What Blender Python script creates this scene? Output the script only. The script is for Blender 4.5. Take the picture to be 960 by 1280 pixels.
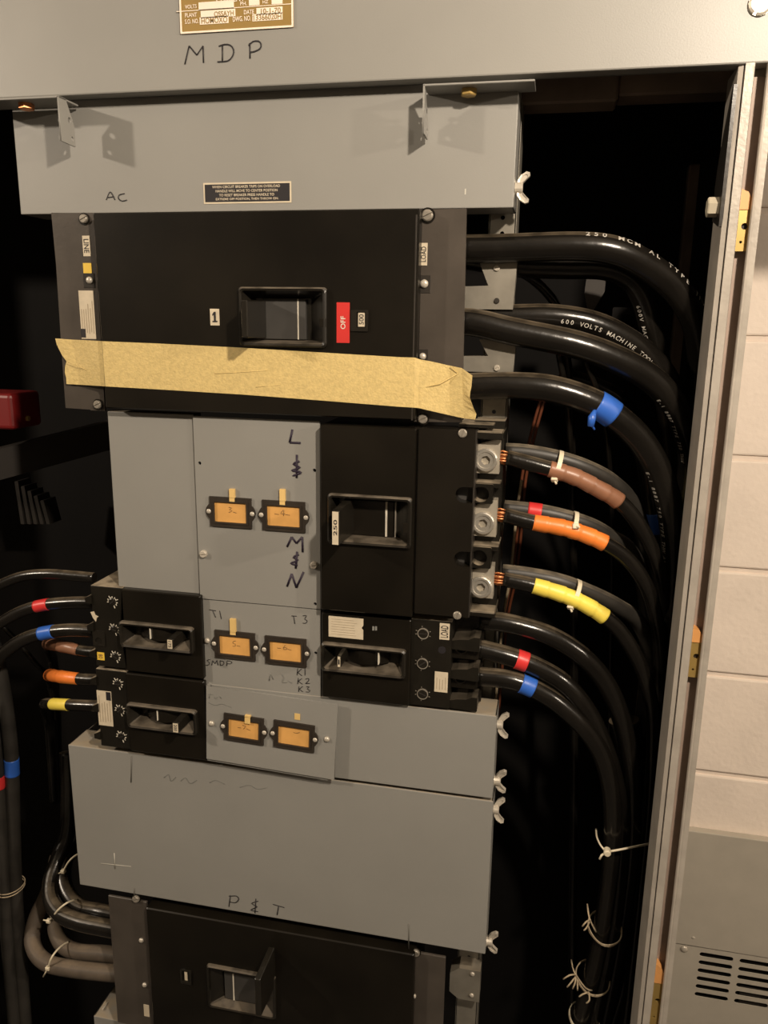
import bpy, bmesh, math, random
from mathutils import Vector, Matrix
random.seed(7)
for o in list(bpy.data.objects): bpy.data.objects.remove(o)
scene = bpy.context.scene
COL = scene.collection
R = math.radians
# ------------------------------------------------------------------ camera
PITCH, YAW, ROLL, FPX = R(13.35), R(11.87), R(.85), 1000.0
CAM = Vector((0, -.8, 1.55))
fw = Vector((-math.sin(YAW)*math.cos(PITCH), math.cos(YAW)*math.cos(PITCH), -math.sin(PITCH)))
rt0 = Vector((math.cos(YAW), math.sin(YAW), 0)); up0 = rt0.cross(fw)
rt = math.cos(ROLL)*rt0 + math.sin(ROLL)*up0
up = math.cos(ROLL)*up0 - math.sin(ROLL)*rt0
cd = bpy.data.cameras.new('camera'); cam = bpy.data.objects.new('camera', cd); COL.objects.link(cam)
cd.sensor_fit = 'VERTICAL'; cd.sensor_height = 36; cd.lens = FPX/1280*36; cd.clip_start = .02
cam.matrix_world = Matrix(((rt.x, up.x, -fw.x, CAM.x), (rt.y, up.y, -fw.y, CAM.y), (rt.z, up.z, -fw.z, CAM.z), (0, 0, 0, 1)))
scene.camera = cam
# ------------------------------------------------------------------ world, lights, exposure
w = bpy.data.worlds.new('world'); scene.world = w; w.use_nodes = True
w.node_tree.nodes['Background'].inputs[0].default_value = (1, .8, .58, 1)
w.node_tree.nodes['Background'].inputs[1].default_value = .008
def lamp(name, kind, loc, power, col, size, tgt=None):
    l = bpy.data.lights.new(name, kind); l.energy = power; l.color = col
    o = bpy.data.objects.new(name, l); COL.objects.link(o); o.location = loc
    if kind == 'AREA': l.size = size
    else: l.shadow_soft_size = size
    if tgt: o.rotation_euler = (Vector(tgt)-Vector(loc)).to_track_quat('-Z', 'Y').to_euler()
    return o
# two hanging bulbs placed from the bracket shadows, then an added fill light
LC = (1, .85, .68)
lamp('bulb_or_fill', 'POINT', (.35, -.82, 2.04), 56, LC, .026)
lamp('bulb_or_fill', 'POINT', (-1.93, -1.08, 2.2), 84, LC, .04)
lamp('bulb_or_fill', 'POINT', (2.0, -.9, 2.1), 66, LC, .04)  # added fill with no known source, brightens the block wall
vs = scene.view_settings
vs.view_transform = 'Standard'; vs.look = 'None'; vs.exposure = 0; vs.gamma = 1; vs.use_curve_mapping = False
# ------------------------------------------------------------------ measuring: a point of the photograph carried to the plane y = Y
def at(x, y, Y):
    d = rt*((x-480)/FPX) - up*((y-640)/FPX) + fw
    return CAM + d*((Y-CAM.y)/d.y)
def Z(ox, oy, s): return lambda *p: [(ox+x/s, oy+y/s) for x, y in p]
def wrect(tl, br, Y):
    a, b = at(*tl, Y), at(*br, Y); return a.x, b.x, b.z, a.z
# ------------------------------------------------------------------ materials
MATS = {}
def mat(name, col, rough=.5, metal=0, spec=.5, var=.06, vscale=30, bump=.0, bscale=400, dust=0, dlo=.55, dhi=.95, dustcol=(.34, .27, .18), coat=0, alpha=1, trans=0):
    m = bpy.data.materials.new(name); m.use_nodes = True; MATS[name] = m
    nt = m.node_tree; N = nt.nodes; L = nt.links; b = N['Principled BSDF']
    b.inputs['Roughness'].default_value = rough; b.inputs['Metallic'].default_value = metal
    b.inputs['Specular IOR Level'].default_value = spec; b.inputs['Coat Weight'].default_value = coat
    b.inputs['Transmission Weight'].default_value = trans
    tc = N.new('ShaderNodeTexCoord'); geo = N.new('ShaderNodeNewGeometry')
    no = N.new('ShaderNodeTexNoise'); no.inputs['Scale'].default_value = vscale; no.inputs['Detail'].default_value = 5
    L.new(geo.outputs['Position'], no.inputs['Vector'])
    mr = N.new('ShaderNodeMapRange'); mr.inputs[1].default_value = .3; mr.inputs[2].default_value = .7
    mr.inputs[3].default_value = 1-var; mr.inputs[4].default_value = 1+var; L.new(no.outputs[0], mr.inputs[0])
    mx = N.new('ShaderNodeMix'); mx.data_type = 'RGBA'; mx.blend_type = 'MULTIPLY'; mx.inputs[0].default_value = 1
    mx.inputs[6].default_value = (*col, 1); L.new(mr.outputs[0], mx.inputs[7]); out = mx.outputs[2]
    if dust:      # dust that has settled on faces that look up
        sp = N.new('ShaderNodeSeparateXYZ'); L.new(geo.outputs['True Normal'], sp.inputs[0])
        dr = N.new('ShaderNodeMapRange'); dr.inputs[1].default_value = dlo; dr.inputs[2].default_value = dhi; dr.inputs[4].default_value = dust
        L.new(sp.outputs[2], dr.inputs[0])
        n2 = N.new('ShaderNodeTexNoise'); n2.inputs['Scale'].default_value = 55; n2.inputs['Detail'].default_value = 6; L.new(geo.outputs['Position'], n2.inputs['Vector'])
        n3 = N.new('ShaderNodeMapRange'); n3.inputs[1].default_value = .35; n3.inputs[2].default_value = .6; n3.inputs[3].default_value = .35; L.new(n2.outputs[0], n3.inputs[0])
        mu = N.new('ShaderNodeMath'); mu.operation = 'MULTIPLY'; L.new(dr.outputs[0], mu.inputs[0]); L.new(n3.outputs[0], mu.inputs[1])
        dm = N.new('ShaderNodeMix'); dm.data_type = 'RGBA'; L.new(mu.outputs[0], dm.inputs[0]); L.new(out, dm.inputs[6]); dm.inputs[7].default_value = (*dustcol, 1); out = dm.outputs[2]
        rm = N.new('ShaderNodeMapRange'); rm.inputs[3].default_value = rough; rm.inputs[4].default_value = .9; L.new(mu.outputs[0], rm.inputs[0]); L.new(rm.outputs[0], b.inputs['Roughness'])
    L.new(out, b.inputs['Base Color'])
    if bump:
        bn = N.new('ShaderNodeTexNoise'); bn.inputs['Scale'].default_value = bscale; bn.inputs['Detail'].default_value = 3; L.new(geo.outputs['Position'], bn.inputs['Vector'])
        bp = N.new('ShaderNodeBump'); bp.inputs['Strength'].default_value = bump; bp.inputs['Distance'].default_value = .002
        L.new(bn.outputs[0], bp.inputs['Height']); L.new(bp.outputs[0], b.inputs['Normal'])
    return m
mat('paint', (.250, .244, .225), .42, bump=.05, bscale=700, var=.04, vscale=9)
mat('paint_dusty', (.250, .244, .225), .42, bump=.05, bscale=700, var=.04, vscale=9, dust=.8)
mat('post_metal', (.37, .335, .29), .40, metal=.12, bump=.12, bscale=250, var=.12, vscale=40)
mat('post_inner', (.36, .27, .22), .55, var=.1)
mat('black', (.009, .0072, .005), .27, spec=.4, bump=.03, bscale=500, var=.25, vscale=14)
mat('black_face', (.0075, .006, .004), .30, spec=.32, bump=.03, bscale=420, var=.4, vscale=10)
mat('black_dusty', (.010, .0085, .006), .33, spec=.4, bump=.1, bscale=500, var=.25, dust=1.0, dustcol=(.33, .27, .19))
mat('handle', (.014, .012, .009), .22, var=.2)
mat('slider', (.05, .047, .043), .5, var=.15)
mat('shield', (.062, .052, .043), .30, bump=.06, bscale=200, var=.18, vscale=22)
mat('shield_dark', (.03, .026, .022), .28, bump=.06, bscale=200, var=.2, vscale=22)
mat('white_line', (.65, .6, .5), .5)
mat('cream', (.58, .50, .37), .6, var=.07, vscale=120)
mat('yellow_label', (.75, .5, .06), .6)
mat('red', (.55, .03, .025), .45)
mat('ink', (.012, .010, .012), .6)
mat('ink_purple', (.022, .014, .03), .6)
mat('pencil', (.19, .19, .175), .7)
mat('brownink', (.20, .11, .04), .7)
mat('scuff', (.5, .48, .42), .6)
mat('scratch_dark', (.12, .115, .1), .6)
mat('tape', (.60, .455, .185), .6, bump=.3, bscale=500, var=.10, vscale=260)
mat('tape_strip', (.70, .48, .18), .6, var=.1)
mat('card', (.66, .35, .10), .6, var=.10, vscale=60)
mat('holder', (.045, .036, .028), .38, metal=.3, var=.2)
mat('zinc', (.56, .51, .43), .34, metal=.3, var=.1)
mat('steel', (.30, .27, .225), .38, metal=.35, bump=.1, bscale=90, var=.25, vscale=25)
mat('rail', (.27, .25, .21), .42, metal=.45, bump=.08, bscale=90, var=.25, vscale=25, dust=.5)
mat('screw_dark', (.11, .1, .09), .3, metal=.8)
mat('lug', (.40, .36, .29), .46, metal=.3, var=.15, vscale=60)
mat('lug_screw', (.55, .52, .46), .36, metal=.7, var=.1)
mat('copper', (.60, .24, .10), .38, metal=.85, var=.3, vscale=300)
mat('brass', (.50, .34, .11), .35, metal=.5, var=.12)
mat('amber', (.75, .36, .12), .42, var=.1)
mat('cable', (.008, .0068, .0055), .22, spec=.45, bump=.08, bscale=160, var=.3, vscale=20, dust=.75, dlo=.72, dhi=1.0, dustcol=(.20, .155, .10))
mat('cable_dusty', (.03, .027, .023), .45, var=.3, vscale=40, dust=.9, dustcol=(.22, .18, .125))
mat('cable_brown', (.09, .07, .052), .6, var=.25, vscale=40, dust=.7, dustcol=(.2, .15, .1))
mat('print', (.50, .47, .42), .6)
mat('tape_red', (.62, .035, .035), .38, var=.1)
mat('tape_blue', (.03, .12, .50), .36, var=.12)
mat('tape_brown', (.27, .125, .07), .38, var=.15)
mat('tape_orange', (.80, .21, .035), .4, var=.12)
mat('tape_yellow', (.85, .68, .10), .42, var=.1)
mat('nylon', (.70, .62, .46), .45, var=.05)
mat('twine', (.45, .36, .24), .9, var=.2, vscale=200)
mat('wire_red', (.12, .035, .015), .4)
mat('wire_white', (.35, .28, .18), .5)
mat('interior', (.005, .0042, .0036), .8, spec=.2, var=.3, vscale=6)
mat('interior_brown', (.020, .0155, .012), .6, var=.4, vscale=12)
mat('block', (.83, .72, .62), .75, bump=.35, bscale=120, var=.05, vscale=14)
mat('mortar', (.76, .655, .565), .9, bump=.2, bscale=200)
mat('plate_gold', (.36, .235, .075), .38, metal=.35, var=.05)
mat('plate_white', (.80, .70, .58), .45)
mat('floor', (.05, .045, .04), .7, var=.2, vscale=4)
mat('plaster', (.22, .2, .17), .85, var=.05)
mat('vent_paint', (.44, .40, .335), .45, bump=.05, bscale=600, var=.04)
mat('beam', (.16, .115, .085), .6, var=.3, vscale=20)
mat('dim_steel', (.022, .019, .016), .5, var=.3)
mat('dark_red', (.16, .008, .008), .45)
mat('escutcheon', (.014, .012, .009), .25, var=.2, dust=.9, dlo=.3, dhi=.7, dustcol=(.13, .105, .075))
mat('black_light_dust', (.010, .0085, .006), .33, spec=.4, var=.25, dust=.5, dustcol=(.11, .09, .065))
mat('faint_print', (.36, .29, .20), .7)
mat('pale_pvc', (.45, .40, .30), .6)
# ------------------------------------------------------------------ mesh helpers
def mesh_from(verts, faces, smooth=False):
    me = bpy.data.meshes.new('m'); me.from_pydata([tuple(v) for v in verts], [], faces)
    bm = bmesh.new(); bm.from_mesh(me); bmesh.ops.recalc_face_normals(bm, faces=bm.faces); bm.to_mesh(me); bm.free()
    if smooth:
        for p in me.polygons: p.use_smooth = True
    return me
def join(ms):
    bm = bmesh.new()
    for m in ms: bm.from_mesh(m)
    me = bpy.data.meshes.new('m'); bm.to_mesh(me); bm.free(); return me
def box(x0, x1, y0, y1, z0, z1, bev=0, seg=1):
    bm = bmesh.new(); bmesh.ops.create_cube(bm, size=1)
    for v in bm.verts: v.co = Vector(((x0+x1)/2+v.co.x*(x1-x0), (y0+y1)/2+v.co.y*(y1-y0), (z0+z1)/2+v.co.z*(z1-z0)))
    if bev: bmesh.ops.bevel(bm, geom=bm.edges[:], offset=bev, segments=seg, affect='EDGES', profile=.5)
    me = bpy.data.meshes.new('m'); bm.to_mesh(me); bm.free(); return me
def rrect(x0, x1, z0, z1, r=0.0005, n=4):
    r = min(r, (x1-x0)/2.01, (z1-z0)/2.01); P = []
    for cx, cz, a0 in ((x1-r, z1-r, 0), (x0+r, z1-r, 90), (x0+r, z0+r, 180), (x1-r, z0+r, 270)):
        for i in range(n+1):
            a = R(a0+90*i/n); P.append((cx+r*math.cos(a), cz+r*math.sin(a)))
    return P
def circ(cx, cz, r, n=20): return [(cx+r*math.cos(2*math.pi*i/n), cz+r*math.sin(2*math.pi*i/n)) for i in range(n)]
def loft(rings, cap0=True, cap1=True, smooth=False):
    """rings: list of (list of (x,z), Y) with equal counts"""
    V = []; Fs = []; n = len(rings[0][0])
    for pts, Y in rings: V += [(x, Y, z) for x, z in pts]
    for k in range(len(rings)-1):
        for i in range(n):
            j = (i+1) % n; Fs.append((k*n+i, k*n+j, (k+1)*n+j, (k+1)*n+i))
    if cap0: Fs.append(tuple(range(n)))
    if cap1: Fs.append(tuple((len(rings)-1)*n+i for i in range(n)))
    return mesh_from(V, Fs, smooth)
def prism(pts, y0, y1): return loft([(pts, y0), (pts, y1)])
def inset(rc, d): return (rc[0]+d, rc[1]-d, rc[2]+d, rc[3]-d)
def holed(rc, holes, y0, y1):
    """flat plate in the xz plane with holes (outlines), as a filled 2D curve"""
    cu = bpy.data.curves.new('c', 'CURVE'); cu.dimensions = '2D'; cu.fill_mode = 'BOTH'; cu.extrude = abs(y1-y0)/2
    for pts in [rc]+holes:
        sp = cu.splines.new('POLY'); sp.points.add(len(pts)-1); sp.use_cyclic_u = True
        for p, (x, z) in zip(sp.points, pts): p.co = (x, z, 0, 1)
    return from_curve(cu, Matrix(((1, 0, 0, 0), (0, 0, -1, (y0+y1)/2), (0, 1, 0, 0), (0, 0, 0, 1))))
def from_curve(cu, M):
    o = bpy.data.objects.new('c', cu); COL.objects.link(o); dg = bpy.context.evaluated_depsgraph_get()
    me = bpy.data.meshes.new_from_object(o.evaluated_get(dg)); bpy.data.objects.remove(o); bpy.data.curves.remove(cu)
    me.transform(M); me.materials.clear(); return me
GLY = {}
def flat_text(s):
    if s not in GLY:
        cu = bpy.data.curves.new('t', 'FONT'); cu.body = s; cu.extrude = 0; cu.offset = .012; cu.resolution_u = 3; cu.align_x = 'CENTER'
        GLY[s] = from_curve(cu, Matrix.Identity(4))
    return GLY[s].copy()
def text(s, rc, Y, rot=0, thick=None):
    """printed words fitted to the world rectangle rc on plane Y; rot 90 reads upward, -90 downward"""
    me = flat_text(s); me.transform(Matrix.Rotation(R(rot), 4, 'Z'))
    xs = [v.co.x for v in me.vertices]; ys = [v.co.y for v in me.vertices]
    x0, x1, y0, y1 = min(xs), max(xs), min(ys), max(ys)
    for v in me.vertices:
        v.co = Vector((rc[0]+(v.co.x-x0)/(x1-x0)*(rc[1]-rc[0]), Y, rc[2]+(v.co.y-y0)/(y1-y0)*(rc[3]-rc[2])))
    return me
def frames(pts, closed=False):
    T = []; n = len(pts)
    for i in range(n):
        a = pts[max(i-1, 0)]; b = pts[min(i+1, n-1)]; T.append((b-a).normalized())
    u = T[0].orthogonal().normalized(); U = []
    for i in range(n):
        u = (u - T[i]*u.dot(T[i])).normalized(); U.append(u.copy())
    return T, U
def tube(pts, r, seg=12, cap=True, flat=None):
    pts = [Vector(p) for p in pts]; T, U = frames(pts); V = []; Fs = []; n = len(pts)
    for i in range(n):
        rr = r[i] if isinstance(r, (list, tuple)) else r; v = T[i].cross(U[i])
        for k in range(seg):
            a = 2*math.pi*k/seg; V.append(pts[i]+U[i]*rr*math.cos(a)+v*rr*math.sin(a))
    for i in range(n-1):
        for k in range(seg):
            l = (k+1) % seg; Fs.append((i*seg+k, i*seg+l, (i+1)*seg+l, (i+1)*seg+k))
    if cap: Fs += [tuple(range(seg)), tuple((n-1)*seg+k for k in range(seg))]
    if flat is not None:
        V = [Vector((v.x, flat-.0004+(v.y-pts[0].y)*.12, v.z)) for v in V]
    me = mesh_from(V, Fs); 
    for p in me.polygons: p.use_smooth = len(p.vertices) == 4
    return me
def spline(P, step=.006):
    P = [Vector(p) for p in P]; Q = [P[0]*2-P[1]]+P+[P[-1]*2-P[-2]]; out = []
    for i in range(1, len(Q)-2):
        a, b, c, d = Q[i-1:i+3]; n = max(2, int((c-b).length/step))
        for k in range(n):
            t = k/n
            out.append(.5*((2*b)+(c-a)*t+(2*a-5*b+4*c-d)*t*t+(3*b-a-3*c+d)*t**3))
    out.append(P[-1]); return out
def strokes(lines, Y, wd):
    """marker writing: thin strokes lying on plane Y; lines are lists of photo points"""
    ms = []
    for ln in lines:
        P = [at(x, y, Y) for x, y in ln]
        P = spline(P, .002) if len(P) > 2 else P
        ms.append(tube(P, wd/2, 6, True, flat=Y))
    return join(ms)
def cyl(c, axis, r, h, n=20, bev=0):
    """cylinder from point c along axis for h"""
    c = Vector(c); ax = Vector(axis).normalized()
    pts = [c, c+ax*h]; rr = [r, r]
    if bev: pts = [c, c+ax*(h-bev), c+ax*h]; rr = [r, r, r-bev]
    me = tube_sharp(pts, rr, n); return me
def tube_sharp(pts, rr, n):
    T = (pts[-1]-pts[0]).normalized(); u = T.orthogonal().normalized(); v = T.cross(u); V = []; Fs = []
    for p, r in zip(pts, rr):
        for k in range(n): a = 2*math.pi*k/n; V.append(p+u*r*math.cos(a)+v*r*math.sin(a))
    for i in range(len(pts)-1):
        for k in range(n): l = (k+1) % n; Fs.append((i*n+k, i*n+l, (i+1)*n+l, (i+1)*n+k))
    Fs += [tuple(range(n)), tuple((len(pts)-1)*n+k for k in range(n))]
    return mesh_from(V, Fs)
# ------------------------------------------------------------------ object helpers
def thing(name, label, cat, loc, group=None):
    o = bpy.data.objects.new(name, None); COL.objects.link(o); o.location = loc; o.empty_display_size = .02
    o['label'] = label; o['category'] = cat
    if group: o['group'] = group
    return o
def wloc(o):
    v = Vector(o.location)
    return v + wloc(o.parent) if o.parent else v
def add(name, me, m, parent=None, label=None):
    """one mesh object with its origin at the middle of its bounds"""
    if isinstance(me, list): me = join(me)
    vs_ = [v.co for v in me.vertices]
    c = Vector([(min(v[i] for v in vs_)+max(v[i] for v in vs_))/2 for i in range(3)])
    me.transform(Matrix.Translation(-c)); me.materials.clear(); me.materials.append(MATS[m]); me.name = name
    o = bpy.data.objects.new(name, me); COL.objects.link(o)
    if parent: o.parent = parent; o.location = c - wloc(parent)
    else: o.location = c
    if label: o['label'] = label
    return o
def tag(o, label, cat, group=None):
    o['label'] = label; o['category'] = cat
    if group: o['group'] = group
    return o
def structure(o): o['kind'] = 'structure'; return o
def inst(src, loc, parent, label=None):
    """copy of a one-mesh part, at a world position"""
    c = src.copy(); COL.objects.link(c); c.parent = parent; c.location = Vector(loc)-(wloc(parent) if parent else Vector())
    if label: c['label'] = label
    return c
def dup(root, loc):
    r = root.copy(); COL.objects.link(r); r.location = loc
    for ch in list(root.children):
        c = ch.copy(); COL.objects.link(c); c.parent = r
        for g in list(ch.children):
            d = g.copy(); COL.objects.link(d); d.parent = c
    return r
PROTO = {}
def screw_mesh(r, h=.002, slot=True, ang=35):
    """pan head facing -y with a real slot"""
    key = ('screw', round(r, 5), slot, ang)
    if key not in PROTO:
        ms = [loft([(circ(0, 0, r, 18), 0), (circ(0, 0, r, 18), -h*.45)])]
        if slot:
            for s in (0, math.pi):
                pts = []
                for i in range(11):
                    a = s+R(ang)+R(8)+(math.pi-R(16))*i/10; pts.append((r*.97*math.cos(a), r*.97*math.sin(a)))
                pt2 = [(x*.8, z*.8) for x, z in pts]
                ms.append(loft([(pts, -h*.4), (pts, -h*.7), (pt2, -h)]))
        else:
            ms = [loft([(circ(0, 0, r, 18), 0), (circ(0, 0, r*.96, 18), -h*.5), (circ(0, 0, r*.6, 18), -h*.92), (circ(0, 0, r*.2, 18), -h)], smooth=True)]
        PROTO[key] = join(ms)
    return PROTO[key]
def screw(p, r, parent, m='zinc', slot=True, ang=35, name='screw', h=.002):
    me = screw_mesh(r, h, slot, ang)
    if not me.materials: me.materials.append(MATS[m])
    elif me.materials[0] != MATS[m]:
        me = me.copy(); me.materials.clear(); me.materials.append(MATS[m])
    o = bpy.data.objects.new(name, me); COL.objects.link(o); o.parent = parent
    o.location = Vector(p)-(wloc(parent) if parent else Vector()); return o
def slab(name, tl, br, Y, depth, m, parent=None, bev=.001, seg=2):
    x0, x1, z0, z1 = wrect(tl, br, Y); return add(name, box(x0, x1, Y, Y+depth, z0, z1, bev, seg), m, parent)
def sticker(name, tl, br, Y, m, parent, txt=None, tm='ink', rot=0, pad=.18, th=.0004, lines=0):
    x0, x1, z0, z1 = wrect(tl, br, Y); o = add(name, box(x0, x1, Y-th, Y+.0002, z0, z1), m, parent)
    wd, ht = x1-x0, z1-z0
    if txt: add('lettering', text(txt, (x0+wd*pad, x1-wd*pad, z0+ht*pad, z1-ht*pad), Y-th-.0002, rot), tm, o)
    if lines:
        ms = []
        v = ht > wd
        for i in range(lines):
            f = (i+.8)/(lines+.6); a, b = .1+.05*random.random(), .6+.3*random.random()
            if v: ms.append(box(x0+wd*f-wd*.02, x0+wd*f+wd*.02, Y-th-.0002, Y-th, z0+ht*a, z0+ht*b))
            else: ms.append(box(x0+wd*a, x0+wd*b, Y-th-.0002, Y-th, z0+ht*f-ht*.02, z0+ht*f+ht*.02))
        add('print_lines', ms, 'faint_print', o)
    return o
# ================================================================== the room
structure(add('floor', box(-4, 3, -3.5, .75, -.05, 0), 'floor'))
structure(add('ceiling', box(-4, 3, -3.5, .75, 2.62, 2.67), 'plaster'))
structure(add('wall_left', box(-4.08, -4, -3.5, .75, 0, 2.62), 'plaster'))
structure(add('wall_right', box(3, 3.08, -3.5, .75, 0, 2.62), 'plaster'))
structure(add('wall_front', box(-4, 3, -3.58, -3.5, 0, 2.62), 'plaster'))
YW = .40
wb = structure(add('wall_back', box(-4, 3, YW+.002, YW+.1, 0, 2.62), 'mortar'))
zj = at(900, 571, YW).z            # one measured joint; courses of 0.2 m above and below it
blk = None
course = at(900, 571, YW).z - at(900, 711, YW).z
k0 = -int(zj/course)
for k in range(k0, 6):
    z0 = zj+k*course
    if z0+course > 2.6 or z0 < 0: continue
    off = .2 if k % 2 else 0
    for i in range(4):
        x0 = .2+(.166 if k % 2 else 0)-.332+i*.332
        x1 = x0+.332
        if blk is None:
            blk = add('block', box(x0+.0035, x1-.0035, YW-.002, YW+.03, z0+.0035, z0+course-.0035, .003, 2), 'block', wb)
        else:
            inst(blk, ((x0+x1)/2, YW+.014, z0+course/2), wb)
# ================================================================== cabinet
YH = -.02
zh = (at(0, 122, YH).z+at(960, 80, YH).z)/2
cab = thing('switchboard_cabinet', 'open grey steel switchboard cabinet with MDP written on its header', 'cabinet', (-.3, .25, .05))
# header: a folded pan with a returned lower lip
hx0, hx1 = -1.15, .62
add('header_panel', [box(hx0, hx1, YH, YH+.003, zh, 2.25, .0015, 2), box(hx0, hx1, YH+.001, YH+.018, zh, zh+.003, .001), box(hx0, hx1, YH+.0155, YH+.018, zh, zh+.02)], 'paint', cab)
ZN = Z(210, 0, 5.647)
mk = strokes([ZN((120, 455), (150, 325)), ZN((150, 325), (205, 390)), ZN((205, 390), (248, 325)), ZN((248, 325), (252, 445)),
   ZN((385, 325), (385, 440)), ZN((360, 328), (400, 315), (440, 320), (463, 350), (460, 390), (425, 430), (350, 438)),
   ZN((578, 305), (580, 415)), ZN((570, 322), (600, 295), (640, 292), (658, 315), (650, 345), (610, 365), (582, 370))], YH, .0014)
add('handwriting', mk, 'ink', cab, 'black marker letters MDP')
# name plate
tl, br = ZN((62, -560), (888, 195)); x0, x1, z0, z1 = wrect(tl, br, YH)
np_ = add('nameplate', box(x0, x1, YH-.0012, YH, z0, z1, .0003), 'plate_gold', cab, 'gold nameplate with white border and data fields')
fr = holed(rrect(x0, x1, z0, z1, .0005, 1), [rrect(x0+.0016, x1-.0016, z0+.0016, z1-.0016, .0004, 1)], YH-.0018, YH-.001)
add('border', fr, 'plate_white', np_)
def nrect(a, b): t, u = ZN(a, b); return wrect(t, u, YH)
Yn = YH-.0016
fields = [((220, 22), (470, 62)), ((575, 2), (650, 40)), ((735, -4), (812, 30)), ((235, 82), (480, 118)), ((228, 128), (432, 166)), ((628, 62), (812, 98)), ((600, 106), (812, 142)), ((220, -80), (812, -50)), ((220, -150), (812, -120))]
for a, b in fields:
    add('data_field', box(*nrect(a, b)[:2], Yn, YH, *nrect(a, b)[2:]), 'plate_white', np_)
for s, a, b in (('VOLTS', (125, 40), (208, 62)), ('PH.', (515, 18), (562, 42)), ('HZ', (672, 8), (712, 28)), ('PLANT', (125, 98), (210, 122)), ('S.O. NO.', (125, 142), (222, 168)), ('DATE', (540, 76), (612, 102)), ('DWG. NO.', (462, 122), (590, 150)), ('CURRENT', (345, -22), (545, 12))):
    add('lettering', text(s, nrect(a, b), Yn-.0001), 'plate_white', np_)
for s, a, b in (('OSSAYH', (330, 86), (470, 114)), ('HOMOXO', (240, 132), (425, 162)), ('10-1-70', (660, 66), (800, 94)), ('13366020H', (608, 110), (805, 138))):
    add('stamped_digits', text(s, nrect(a, b), Yn-.0002), 'plate_gold', np_)
zr = at(*ZN((65, 84))[0], YH).z; add('rule', box(*nrect((65, 84), (885, 88))[:2], Yn, YH, zr-.0006, zr), 'plate_white', np_)
p = at(950, 5, YH); screw(p, .0095, cab, 'zinc', True, 65, h=.004)
# bodywork: interior is dark all round
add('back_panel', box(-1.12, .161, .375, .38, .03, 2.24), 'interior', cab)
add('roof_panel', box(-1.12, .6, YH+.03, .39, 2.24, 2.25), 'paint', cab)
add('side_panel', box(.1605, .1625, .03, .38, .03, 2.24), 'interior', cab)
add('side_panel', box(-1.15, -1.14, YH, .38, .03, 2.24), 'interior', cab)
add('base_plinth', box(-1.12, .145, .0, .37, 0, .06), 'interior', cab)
# cross beams and straps inside, under the header
a, b = at(648, 131, .06), at(772, 122, .06); c = at(935, 108, .06)
add('cross_beam', box(-.6, b.x, .06, .10, a.z, zh+.05, .002), 'beam', cab)
add('cross_beam', box(b.x, .147, .062, .10, at(800, 118, .06).z, zh+.05, .002), 'beam', cab)
a, b = at(852, 130, .3), at(872, 400, .3)
add('strut', box(at(850, 330, .34).x, at(868, 330, .34).x, .34, .36, .1, 1.75, .002), 'beam', cab)
# post: a folded channel, outlined at one height and drawn the full height
def px_(x, Y=YH): return at(x, 647, Y).x
q = [px_(863.5, YH+.004), px_(869, YH+.004), px_(870, YH), px_(881, YH), px_(883, YH), px_(894.5, YH), px_(896.5, YH), px_(906.5, YH)]
prof = [(q[0], .03), (q[0], YH+.004), (q[1], YH+.003), (q[1]+.0004, YH+.006), (q[2]+.001, YH+.006), (q[2]+.001, YH), (q[3], YH-.0005), (q[3]+.0008, YH+.001), (q[3]+.0008, YH+.02), (q[5]+.0035, YH+.02), (q[5]+.0035, YH+.003), (q[5]+.0005, YH+.002), (q[5]+.0008, YH), (q[6], YH-.001), (q[6]+.002, YH+.0005), (q[7], YH), (q[7], .03)]
V = [(x, y, zz) for zz in (.05, zh+.0005) for x, y in prof]; n = len(prof)
Fs = [(i, (i+1) % n, n+(i+1) % n, n+i) for i in range(n)]+[tuple(range(n)), tuple(range(n, 2*n))]
post = add('corner_post', mesh_from(V, Fs), 'post_metal', cab)
add('inner_web', box(q[3]+.0006, q[5]+.0036, YH+.017, YH+.0205, .06, zh-.006), 'post_inner', post)
# plate and nut on the inner side of the post
PL = [at(919, 105, YH+.006), at(907, 169, YH+.03), at(898.5, 213, YH+.042), at(897, 235, YH+.045), at(901, 277, YH+.04), at(905, 283, YH+.01), at(905.5, 283, YH+.004), at(921, 105, YH+.002)]
V = [(q[0]-.0025, p.y, p.z) for p in PL]+[(q[0]+.0005, p.y, p.z) for p in PL]; n = len(PL)
add('latch_plate', mesh_from(V, [(i, (i+1) % n, n+(i+1) % n, n+i) for i in range(n)]+[tuple(range(n)), tuple(range(n, 2*n))]), 'shield_dark', post)
pn = at(896, 259, YH+.018)
add('hex_nut', cyl((q[0]+.0002, pn.y, pn.z), (-1, 0, 0), .0085, .012, 6, .001), 'pale_pvc', post)
# latches in the channel of the post
xm = (q[3]+q[5])/2+.0018; wl = (q[5]-q[3])/2+.0005
for ytop, ymid, ybot in ((236, 262, 314), (785, 803, 847), (1207, 1230, 1285)):
    Yl = YH+.007
    def zz(y): return at(930-(y-250)*.1, y, Yl).z
    za, zb, zc = zz(ytop), zz(ymid), zz(ybot)
    lt = add('latch', holed(rrect(xm-wl, xm+wl, zc, zb, .0006, 1), [circ(xm+.001, zb-(zb-zc)*.4, .0028, 14), circ(xm-.0008, zb-(zb-zc)*.78, .0012, 10)], Yl, Yl+.003), 'brass', cab, 'brass latch plate with a hole and an amber cap')
    add('latch_backing', box(xm-wl+.0003, xm+wl-.0003, Yl+.0035, Yl+.012, zc+.0005, zb-.0003), 'interior_brown', lt)
    h = za-zb
    add('amber_cap', loft([([(xm-wl+.0002, zb), (xm+wl, zb), (xm+wl, zb+h*.45), (xm+wl*.2, zb+h*.85), (xm-wl+.0002, zb+h)], Yl+d) for d in (-.001, .011)]), 'amber', lt)
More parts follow.
